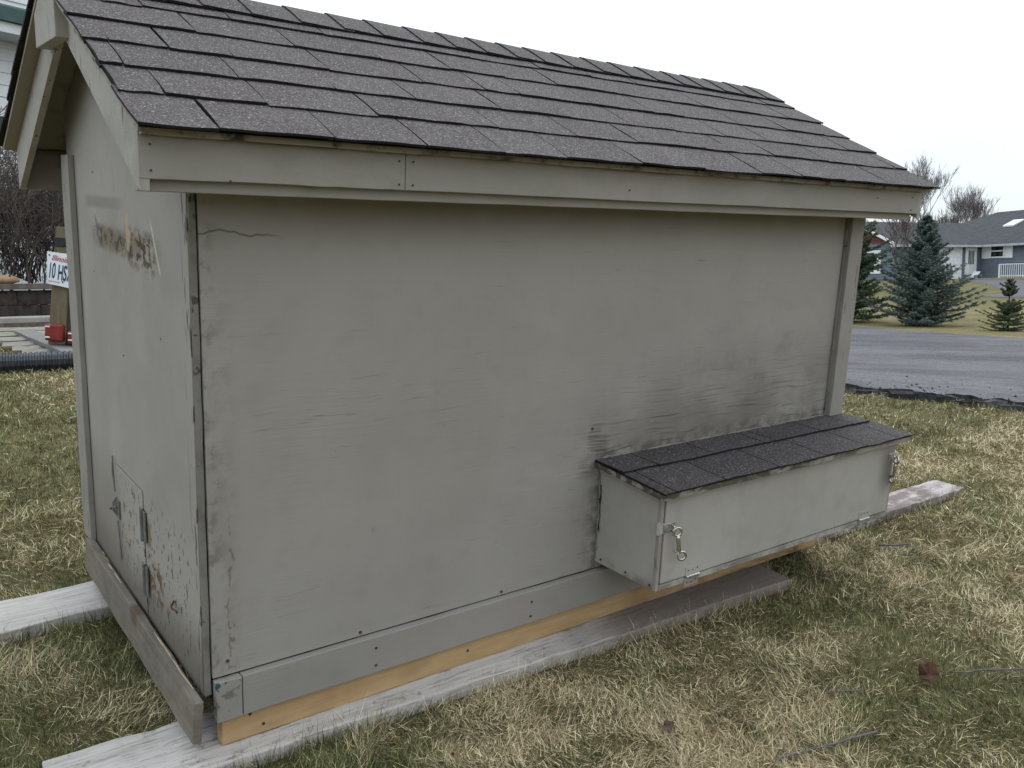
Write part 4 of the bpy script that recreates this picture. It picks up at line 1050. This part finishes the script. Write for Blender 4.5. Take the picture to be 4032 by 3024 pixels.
# ------------------------------------------------------------------ spruces
def ground_dist(px, py):
    w = pxground(px, py); return math.hypot(w.x-CAM_W.x, w.y-CAM_W.y)
def spruce(px, dist, hgt, rad, label, ca, cb_, whorls=22, seed=1, gap=None, base=.04, dens=1.0):
    rs = random.Random(seed); x, y = bearing(px, dist); z = hz(x, y)
    root = empty('spruce_tree', (x, y, z)); tag(root, label, 'tree', 'spruces beyond the driveway')
    tb = MB(); tb.tube([(0, 0, -.05), (0, 0, hgt*.5), (0, 0, hgt*.97)], [hgt*.022, hgt*.014, .006], 8); tb.build('trunk', bark('spruce_bark_%d' % px, (.05, .042, .035)), root, smooth=True)
    V = []; Fc = []; Cc = []
    tl = MB()
    def needles(p, d, l, w, shade):
        # a small brush of needle blades around a twig
        side = d.cross(Vector((0, 0, 1)))
        side = side.normalized() if side.length > 1e-4 else Vector((1, 0, 0)); up = side.cross(d).normalized()
        for i in range(7):
            t = rs.uniform(0, 1); q = p+d*(l*t); an = rs.uniform(0, 6.28); o = side*math.cos(an)+up*math.sin(an)
            tip = q+(d*.75+o*rs.uniform(.6, 1.0)).normalized()*w*rs.uniform(.7, 1.2); wd = d.cross(o).normalized()*w*.17
            k = len(V); V.extend([q-wd, q+wd, tip]); Fc.append((k, k+1, k+2)); Cc.append(shade*rs.uniform(.75, 1.2))
    for wv in range(whorls):
        t = base+(1-base)*(wv/whorls)**.93; zc = hgt*t
        if gap and gap[0] < t < gap[1]: continue
        R = rad*1.12*(1-t)**1.0*(rs.uniform(.66, 1.18)) + .012*hgt
        if t < .12: R *= .82
        nbr = max(4, int((10 if t < .55 else 6)*dens))
        a0 = rs.uniform(0, 6.28)
        for b in range(nbr):
            an = a0+6.28*b/nbr+rs.uniform(-.25, .25); Rl = R*rs.uniform(.5, 1.2)
            out = Vector((math.cos(an), math.sin(an), 0)); droop = -.18+.55*t
            pts = [Vector((0, 0, zc+rs.uniform(-.02, .02)*hgt))]
            n_ = 7
            for i in range(1, n_+1):
                s = i/n_; pts.append(pts[0]+out*Rl*s+Vector((0, 0, Rl*(droop*s+.26*s*s))))
            tl.tube(pts, [max(.003, hgt*.004*(1-i/(n_+1))) for i in range(n_+1)], 3, cap=False)
            shade = rs.uniform(.6, 1.25)
            for i in range(1, n_+1):
                p = pts[i]; s = i/n_; d = (pts[i]-pts[i-1]).normalized()
                for sg in (-1, 1):
                    sd_ = Vector((-out.y, out.x, 0))*sg; ln = Rl*.32*(1.15-s)*rs.uniform(.6, 1.2)+.012*hgt
                    dd = (d*.7+sd_*.8+Vector((0, 0, rs.uniform(-.15, .15)))).normalized()
                    for q in range(3):
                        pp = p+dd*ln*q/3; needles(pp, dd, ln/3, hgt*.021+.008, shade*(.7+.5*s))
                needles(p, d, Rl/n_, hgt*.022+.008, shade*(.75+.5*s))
    # leader
    for i in range(10): needles(Vector((0, 0, hgt*(.90+.012*i))), Vector((0, 0, 1)), hgt*.02, hgt*.02, 1)
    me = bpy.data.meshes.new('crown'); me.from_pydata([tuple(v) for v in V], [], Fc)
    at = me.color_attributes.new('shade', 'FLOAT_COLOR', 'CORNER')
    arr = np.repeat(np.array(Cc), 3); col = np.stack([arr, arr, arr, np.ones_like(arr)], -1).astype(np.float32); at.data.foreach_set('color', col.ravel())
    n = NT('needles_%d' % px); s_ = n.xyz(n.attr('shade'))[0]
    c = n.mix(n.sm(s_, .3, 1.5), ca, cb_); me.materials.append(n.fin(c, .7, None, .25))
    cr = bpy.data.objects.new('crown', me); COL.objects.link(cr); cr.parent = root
    tl.build('limbs', bark('limb_bark_%d' % px, (.045, .038, .03)), root)
    return root
for px, py, ptop, hw, lb, c1, c2, wh, sd, gp, dn in (
    (3640, 1283, 872, 190, 'full blue-green spruce standing across the driveway', (.028, .046, .040), (.14, .18, .158), 26, 4, None, 1.0),
    (3342, 1268, 745, 168, 'dark green spruce half hidden by the coop corner trim', (.02, .04, .022), (.105, .15, .08), 23, 5, None, 1.0),
    (3978, 1303, 1112, 88, 'smallest sparse spruce at the right edge of the photo', (.03, .045, .02), (.11, .135, .065), 14, 9, (.52, .64), 1.0)):
    d_ = ground_dist(px, py); spruce(px, d_, (py-ptop)/F*d_*.93, hw/F*d_, lb, c1, c2, wh, sd, gp, .04, dn)

# ------------------------------------------------------------------ blue house
ix, iy = bearing(3858, 68); hzb = 1.06
u2 = Vector((RGT.x, RGT.y)); v2 = Vector((FWD.x, FWD.y))
# local bearing frame at the house
bv = Vector((ix-CAM_W.x, iy-CAM_W.y)).normalized(); br = Vector((bv.y, -bv.x))
th_ = math.radians(42); e1 = br*math.cos(th_)-bv*math.sin(th_); e2 = -br*math.sin(th_)-bv*math.cos(th_)
house = empty('blue_house', mw=Matrix(((e1.x, e2.x, 0, ix), (e1.y, e2.y, 0, iy), (0, 0, 1, hzb), (0, 0, 0, 1))))
tag(house, 'single-storey blue-grey house with dark hip roof and red gable across the road', 'house')
def lap(name, col, ht=.16):
    n = NT(name); X, Y, Z = n.xyz(n.co); c = n.mix(n.sm(n.noise(n.co, .6, 4), .3, .7), tuple(v*.9 for v in col), tuple(v*1.1 for v in col))
    return n.fin(c, .6, None, .3)
M['blue'] = lap('blue_siding', (.15, .178, .22)); M['hred'] = lap('red_siding', (.17, .035, .035))
M['hroof'] = plain('house_shingle', (.055, .058, .065), .9, 0, .2, 2.5, .2, .5); M['hwhite'] = plain('house_white', (.82, .84, .87), .5, 0, .06, 4)
M['glass'] = plain('dark_glass', (.01, .012, .014), .08, 0, .2, 3, .6); M['gutter'] = plain('gutter', (.42, .45, .48), .45, 0, .1, 4)
EH = 2.42
# sawtooth lap siding walls: each course one board
def siding(axis, c, a0, a1, z0, z1, mat, ht=.2, out=1, name='siding_board', top=None):
    z = z0; i = 0
    while z < z1-.01:
        zz = min(z+ht, z1); A0, A1 = a0, a1
        if top: A0, A1 = top((z+zz)/2)
        mb = MB()
        lo, hi = .045*out, .006*out
        if axis == 'a':   # wall along a at b=c
            p = [(A0, c, z), (A1, c, z), (A1, c+lo, z), (A0, c+lo, z), (A0, c, zz), (A1, c, zz), (A1, c+hi, zz), (A0, c+hi, zz)]
        else:
            p = [(c, A0, z), (c+lo, A0, z), (c+lo, A1, z), (c, A1, z), (c, A0, zz), (c+hi, A0, zz), (c+hi, A1, zz), (c, A1, zz)]
        mb.hexa(p); mb.build(name, mat, house); z = zz
GL = 7.3; GW = 7.2
mb = MB(); mb.box(0, 15, -11, -.02, -.3, EH); mb.box(-GW, -.02, -6, GL-.02, -.3, EH)
mb.prism([(-GW, GL-.06, EH), (-.02, GL-.06, EH), (-GW/2, GL-.06, EH+GW/2*.42)], (0, -.1, 0)); mb.build('wall_core', M['blue'], house)
siding('a', -.02, 0, 15, 0, EH, M['blue']); siding('b', -.02, 0, GL, 0, EH, M['blue']); siding('a', GL-.02, -GW, 0, 0, EH, M['blue'])
siding('a', GL-.045, 0, 0, EH, EH+GW/2*.42-.1, M['hred'], .2, 1, 'gable_board', lambda z: (-GW+(z-EH)/.42+.05, -(z-EH)/.42-.05))
def slope(name, quad, th=.12):
    mb = MB(); mb.prism(quad, (0, 0, -th)); return mb.build(name, M['hroof'], house)
ov = .5; S = .42; ER = EH+.05; gr = ER+(GW/2)*S
zo = ER-ov*S
slope('roof_slope', [(ov, GL+.4, zo), (-GW/2, GL+.4, gr), (-GW/2, -5, gr), (ov, .2, zo)])
slope('roof_slope', [(-GW-ov, GL+.4, zo), (-GW-ov, -5, zo), (-GW/2, -5, gr), (-GW/2, GL+.4, gr)])
hw = 5.6; hr = ER+hw*S
slope('roof_slope', [(-9.3-ov, ov, zo), (16, ov, zo), (16, -hw, hr), (-3.7, -hw, hr)])
slope('roof_slope', [(-9.3-ov, ov, zo+.002), (-3.7, -hw, hr+.002), (-9.3-ov, -2*hw-ov, zo+.002)])
slope('roof_slope', [(-3.7, -hw, hr), (16, -hw, hr), (16, -2*hw-ov, zo), (-9.3-ov, -2*hw-ov, zo)])
for a, b in (((ov+.02, .5, zo-.10), (ov+.02, GL+.4, zo-.10)), ((.5, ov+.02, zo-.10), (16, ov+.02, zo-.10))):
    mb = MB(); mb.board(a, b, .12, .15, 4, 0); mb.build('gutter', M['gutter'], house)
for sg in (0, 1):
    x_ = ov if sg == 0 else -GW-ov
    mb = MB(); mb.prism([(x_, GL+.41, zo-.16), (-GW/2, GL+.41, gr-.16), (-GW/2, GL+.41, gr+.02), (x_, GL+.41, zo+.02)], (0, .04, 0)); mb.build('rake_board', M['hwhite'], house)
mb = MB(); mb.box(ov-.55, ov, GL-.04, GL+.46, zo-.17, zo-.05); mb.build('eave_return', M['hwhite'], house)
# garage door, entrance door on the b side (plane a=0)
def panel(axis, a0, a1, z0, z1, d0, d1, mat, name, parent=house):
    mb = MB()
    if axis == 'b': mb.box(d0, d1, a0, a1, z0, z1)
    else: mb.box(a0, a1, d0, d1, z0, z1)
    return mb.build(name, mat, parent)
gd = panel('b', 1.85, 4.6, -.2, 2.0, .012, .035, M['hwhite'], 'garage_door')
for i in range(1, 4): panel('b', 1.87, 4.58, -.2+i*.55-.02, -.2+i*.55-.008, .033, .042, M['gutter'], 'door_panel', gd)
panel('b', 1.73, 1.85, -.2, 2.12, .012, .06, M['hwhite'], 'door_trim'); panel('b', 4.6, 4.72, -.2, 2.12, .012, .06, M['hwhite'], 'door_trim'); panel('b', 1.85, 4.6, 2.0, 2.12, .012, .06, M['hwhite'], 'door_trim')
ed_ = panel('b', .52, 1.32, .02, 2.08, .012, .045, M['hwhite'], 'entrance_door')
panel('b', .66, 1.16, .95, 1.85, .044, .055, plain('door_glass', (.10, .115, .11), .2, 0, .2, 3, .5), 'door_light', ed_)
for i in range(3): panel('b', .77+.125*i, .795+.125*i, .95, 1.85, .054, .062, M['hwhite'], 'muntin', ed_)
panel('b', .42, .52, .02, 2.18, .012, .06, M['hwhite'], 'door_trim'); panel('b', 1.32, 1.42, .02, 2.18, .012, .06, M['hwhite'], 'door_trim')
# window with shutters on the a side
win = panel('a', .74, 1.90, 1.34, 2.26, .030, .068, M['hwhite'], 'window')
panel('a', .86, 1.78, 1.84, 2.18, .067, .074, M['glass'], 'pane', win); panel('a', .86, 1.78, 1.43, 1.76, .067, .074, M['glass'], 'pane', win)
panel('a', .12, .71, 1.32, 2.27, .030, .070, M['hwhite'], 'shutter'); panel('a', 1.93, 2.50, 1.32, 2.27, .030, .070, M['hwhite'], 'shutter')
# gable window
panel('a', -4.0, -1.3, .4, 1.95, GL+.012, GL+.05, M['hwhite'], 'window'); panel('a', -3.6, -1.9, .55, 1.8, GL+.049, GL+.057, M['glass'], 'pane')
# skylight
mb = MB(); sz = lambda b: ER+(-b)*S
q = [(-.5, -2.4, sz(-2.4)+.02), (.35, -2.4, sz(-2.4)+.02), (.35, -3.4, sz(-3.4)+.02), (-.5, -3.4, sz(-3.4)+.02)]
mb.hexa(q+[(a, b, z+.1) for a, b, z in q]); sk = mb.build('skylight', plain('skylight_glass', (.62, .66, .7), .25, 0, .05, 3, .5), house)
# landing and railing
panel('a', 0.05, 15, -.3, .02, .03, 1.7, plain('landing', (.36, .28, .17), .9, 0, .15, 3), 'landing')
ra = MB()
for z in (.12, .86): ra.box(2.9, 13, 1.58, 1.62, z, z+.05)
rail = ra.build('railing', M['hwhite'], house)
for i in range(60):
    a = 2.9+i*.155; mb = MB(); w = .012 if i % 12 else .035; mb.box(a-w, a+w, 1.6-w, 1.6+w, .02, .89); mb.build('baluster', M['hwhite'], rail)
mb = MB(); mb.hexa([(2.0, .52, -.02), (2.5, .52, -.02), (2.5, .56, -.02), (2.0, .56, -.02), (2.08, .32, .42), (2.58, .32, .42), (2.58, .36, .42), (2.08, .36, .42)])
o = mb.build('white_board', M['hwhite']); o.matrix_world = house.matrix_world @ Matrix.Translation((-1.45, .9, .04)); tag(o, 'small white board leaning beside the entrance door of the blue house', 'board')

# neighbour's driveway
up_ = [(3770, 1104), (3850, 1112), (3905, 1125), (3945, 1142), (3958, 1152), (3930, 1160), (3848, 1167)]
lo_ = [(3800, 1100), (3900, 1102), (4000, 1103), (4120, 1112), (4160, 1140), (4060, 1173), (3920, 1172)]
vs = []; fs = []
for a, b in zip(up_, lo_):
    for j in range(7):
        t = j/6; p = pxground(a[0]+(b[0]-a[0])*t, a[1]+(b[1]-a[1])*t, .012); vs.append(tuple(p))
for i in range(len(up_)-1):
    for j in range(6): k = i*7+j; fs.append((k, k+7, k+8, k+1))
me = bpy.data.meshes.new('far_driveway'); me.from_pydata(vs, [], fs); me.materials.append(plain('far_asphalt', (.085, .087, .10), .9, 0, .15, .5))
o = bpy.data.objects.new('far_driveway', me); COL.objects.link(o); tag(o, kind='structure')

# ------------------------------------------------------------------ white house, upper left
wx, wy = bearing(-60, 17.0); wz_ = hz(wx, wy)
bv = Vector((wx-CAM_W.x, wy-CAM_W.y)).normalized(); br = Vector((bv.y, -bv.x)); t_ = math.radians(-24)
f1 = br*math.cos(t_)-bv*math.sin(t_); f2 = Vector((f1.y, -f1.x))
wh = empty('white_house', mw=Matrix(((f1.x, -f2.x, 0, wx), (f1.y, -f2.y, 0, wy), (0, 0, 1, wz_), (0, 0, 0, 1))))
tag(wh, 'tall white clapboard house with dark green trim behind the roof edge', 'house')
M['clap'] = plain('white_clapboard', (.66, .69, .70), .6, 0, .06, 3); M['greent'] = plain('green_trim', (.02, .058, .052), .6, 0, .2, 5)
mb = MB(); mb.box(-7, 2.2, .02, 7, -.5, 8.2); mb.build('wall_core', M['clap'], wh)
bm0 = MB(); bm0.hexa([(-7, -.025, 0), (2.2, -.025, 0), (2.2, .021, 0), (-7, .021, 0), (-7, -.004, .2), (2.2, -.004, .2), (2.2, .021, .2), (-7, .021, .2)]); cbm = bm0.mesh('clapboard', M['clap'])
z_ = 0.0
ztop = {}
kk = 17.0/F
def whz(py): return (1140-py)*kk + CAM_W.z - wz_ - .62
zg2, zg1 = whz(505), whz(436)       # green band above the lower windows
zs1, zs0 = whz(190), whz(115)       # soffit
while z_ < 8.0:
    o = bpy.data.objects.new('clapboard', cbm); COL.objects.link(o); o.parent = wh; o.location = (0, 0, z_); z_ += .198
mb = MB(); mb.box(-7, 2.2, -.05, -.02, zg2, zg1); mb.build('belt_trim', M['greent'], wh)
mb = MB(); mb.box(-7, 2.2, -.62, -.026, zs1+.02, zs1+.06); mb.build('soffit', plain('house_soffit', (.5, .52, .52), .7, 0, .05), wh)
mb = MB(); mb.box(-7, 2.2, -.65, -.62, zs1, zs1+.16); mb.build('fascia', M['clap'], wh)
mb = MB(); mb.prism([(-7, -.72, zs1+.165), (-7, -.66, zs1+.40), (-7, -.027, zs1+.62), (-7, -.027, zs1+.165)], (9.2, 0, 0)); mb.build('pent_roof', M['greent'], wh)
mb = MB(); mb.box(-.55, -.05, -.06, -.026, zs1+.62, 8.1); mb.build('corner_board', M['clap'], wh)

# ------------------------------------------------------------------ grass
def grass(name, N, rmin, rmax, a0, a1, seed):
    rs = np.random.RandomState(seed)
    r = np.exp(rs.uniform(np.log(rmin), np.log(rmax), N)); an = rs.uniform(a0, a1, N)
    x = CAM_W.x+r*np.sin(an); y = CAM_W.y+r*np.cos(an)
    # exclusions in the coop frame (the tilt is small, so x and y are near enough)
    R_ = np.array(T3.inverted()); zz = height(x, y); S_ = np.stack([x, y, zz], -1) @ R_.T; sx, sy = S_[:, 0], S_[:, 1]
    ex = (sx > .12) & (sx < 2.36) & (sy > .16) & (sy < 1.05)
    def inpl(a, b, w, m=.004):
        a = np.array(a); b = np.array(b); d = b-a; l = np.hypot(*d); d = d/l; px = sx-a[0]; py = sy-a[1]
        t = px*d[0]+py*d[1]; s = -px*d[1]+py*d[0]; return (t > -m) & (t < l+m) & (np.abs(s) < w/2+m)
    ex |= inpl((-.345, .062), (2.045, -.036), .225) | inpl((-1.6, .93), (1.4, 1.08), .225) | inpl((2.12, .135), (3.715, .125), .15)
    # edge of the driveway
    nd = np.array([(p.x, p.y) for p in ne]); o_ = np.argsort(nd[:, 1]); edge = np.interp(y, nd[o_, 1], nd[o_, 0])
    ex |= x > edge+.10+.12*(fbm(x*3, y*3, 2)-.5)
    ex |= (y > 6.6+.5*(fbm(x*1.3, y*1.3, 2)-.5)) & (x < 2.6)
    fr = (inpl((-.345, .062), (2.045, -.036), .225, .028) | inpl((-1.6, .93), (1.4, 1.08), .225, .028) | inpl((2.12, .135), (3.715, .125), .15, .028))
    k = ~ex; x, y, r, fr = x[k], y[k], r[k], fr[k]; N = len(x)
    dens = fbm(x*1.1+5, y*1.1, 4); fine = fbm(x*6, y*6+3, 3)
    straw_p = np.clip(.47+(dens-.5)*2.4+(fine-.5)*1.5+np.clip((x-1)*.02, -.10, .10), .08, .94)
    straw_p = np.where((x < .4) & (y > .3), straw_p*(.75-.3*smooth01(.8, 1.8, y)), straw_p)
    straw = rs.rand(N) < straw_p
    ta = fbm(x*4+9, y*4, 2)*18; az = ta+rs.normal(0, 1.15, N)
    L_ = np.where(straw, rs.uniform(.016, .052, N), rs.uniform(.014, .042, N))*(.45+1.1*fbm(x*3.3+31, y*3.3, 3)); L_ *= np.where(rs.rand(N) < .05, 1.5, 1)
    lean = np.where(straw, rs.normal(1.12, .32, N), rs.normal(.8, .34, N)); lean = np.clip(lean, .05, 1.55)
    L_ = np.where(fr, L_*rs.uniform(1.1, 2.0, N), L_); lean = np.where(fr, lean*.62, lean)
    wd = np.where(straw, .00072, .00080)*np.maximum(1, r*.36)
    z = height(x, y)-.004+np.where(straw, rs.uniform(.0, .024, N), rs.uniform(0, .012, N))
    d1 = np.stack([np.cos(az)*np.sin(lean*.88), np.sin(az)*np.sin(lean*.88), np.cos(lean*.88)], -1)
    l2 = np.clip(lean*1.12+rs.normal(.05, .15, N), .05, 1.75); az2 = az+rs.normal(0, .25, N)
    d2 = np.stack([np.cos(az2)*np.sin(l2), np.sin(az2)*np.sin(l2), np.cos(l2)], -1)
    p0 = np.stack([x, y, z], -1); p1 = p0+d1*(L_*.55)[:, None]; p2 = p1+d2*(L_*.5)[:, None]
    sdv = np.stack([-np.sin(az), np.cos(az), rs.normal(0, .5, N)], -1); sdv /= np.linalg.norm(sdv, axis=1)[:, None]; sdv *= wd[:, None]
    v1 = rs.rand(N, 1)**1.4; sc = np.array([[.70, .60, .375]])*(.38+.9*v1); sc2 = np.array([[.36, .265, .13]])*(.45+.8*v1)
    sc = np.where(rs.rand(N, 1) < .30, sc2, sc)
    gc = np.array([[.105, .122, .042]])*(.30+1.15*v1); gc2 = np.array([[.30, .295, .12]])*(.5+.8*v1); gc = np.where(rs.rand(N, 1) < .3, gc2, gc)
    c = np.where(straw[:, None], sc, gc); c = np.concatenate([c, np.ones((N, 1))], 1).astype(np.float32)
    kb_ = rs.rand(N) < .3; nb_ = int(kb_.sum()); ks = ~kb_; nt = N-nb_       # bent blades (quad + tip) and straight ones (one triangle)
    VB = np.stack([p0-sdv, p0+sdv, p1+sdv*.85, p1-sdv*.85, p2], 1)[kb_].reshape(-1, 3)
    tipS = p0+(d1+d2)*(L_*.52)[:, None]; VS = np.stack([p0-sdv*1.15, p0+sdv*1.15, tipS], 1)[ks].reshape(-1, 3)
    V = np.concatenate([VB, VS]).astype(np.float32)
    b = (np.arange(nb_)*5)[:, None]; lB = np.concatenate([b+np.array([0, 1, 2, 3]), b+np.array([3, 2, 4])], 1).ravel()
    loops = np.concatenate([lB, nb_*5+np.arange(nt*3)]).astype(np.int32)
    starts = np.concatenate([(np.arange(nb_)[:, None]*7+np.array([0, 4])).ravel(), nb_*7+np.arange(nt)*3]).astype(np.int32)
    me = bpy.data.meshes.new(name); me.vertices.add(len(V)); me.loops.add(len(loops)); me.polygons.add(len(starts))
    me.vertices.foreach_set('co', V.ravel()); me.loops.foreach_set('vertex_index', loops); me.polygons.foreach_set('loop_start', starts)
    me.update(calc_edges=True)
    at = me.color_attributes.new('tint', 'FLOAT_COLOR', 'POINT'); at.data.foreach_set('color', np.concatenate([np.repeat(c[kb_], 5, 0), np.repeat(c[ks], 3, 0)]).ravel())
    n = NT(name+'_blades'); me.materials.append(n.fin(n.attr('tint'), .6, None, .25))
    o = bpy.data.objects.new(name, me); COL.objects.link(o); return tag(o, kind='stuff')
grass('grass', 1150000, 1.15, 11.5, YAW-.95, YAW+.92, 11)
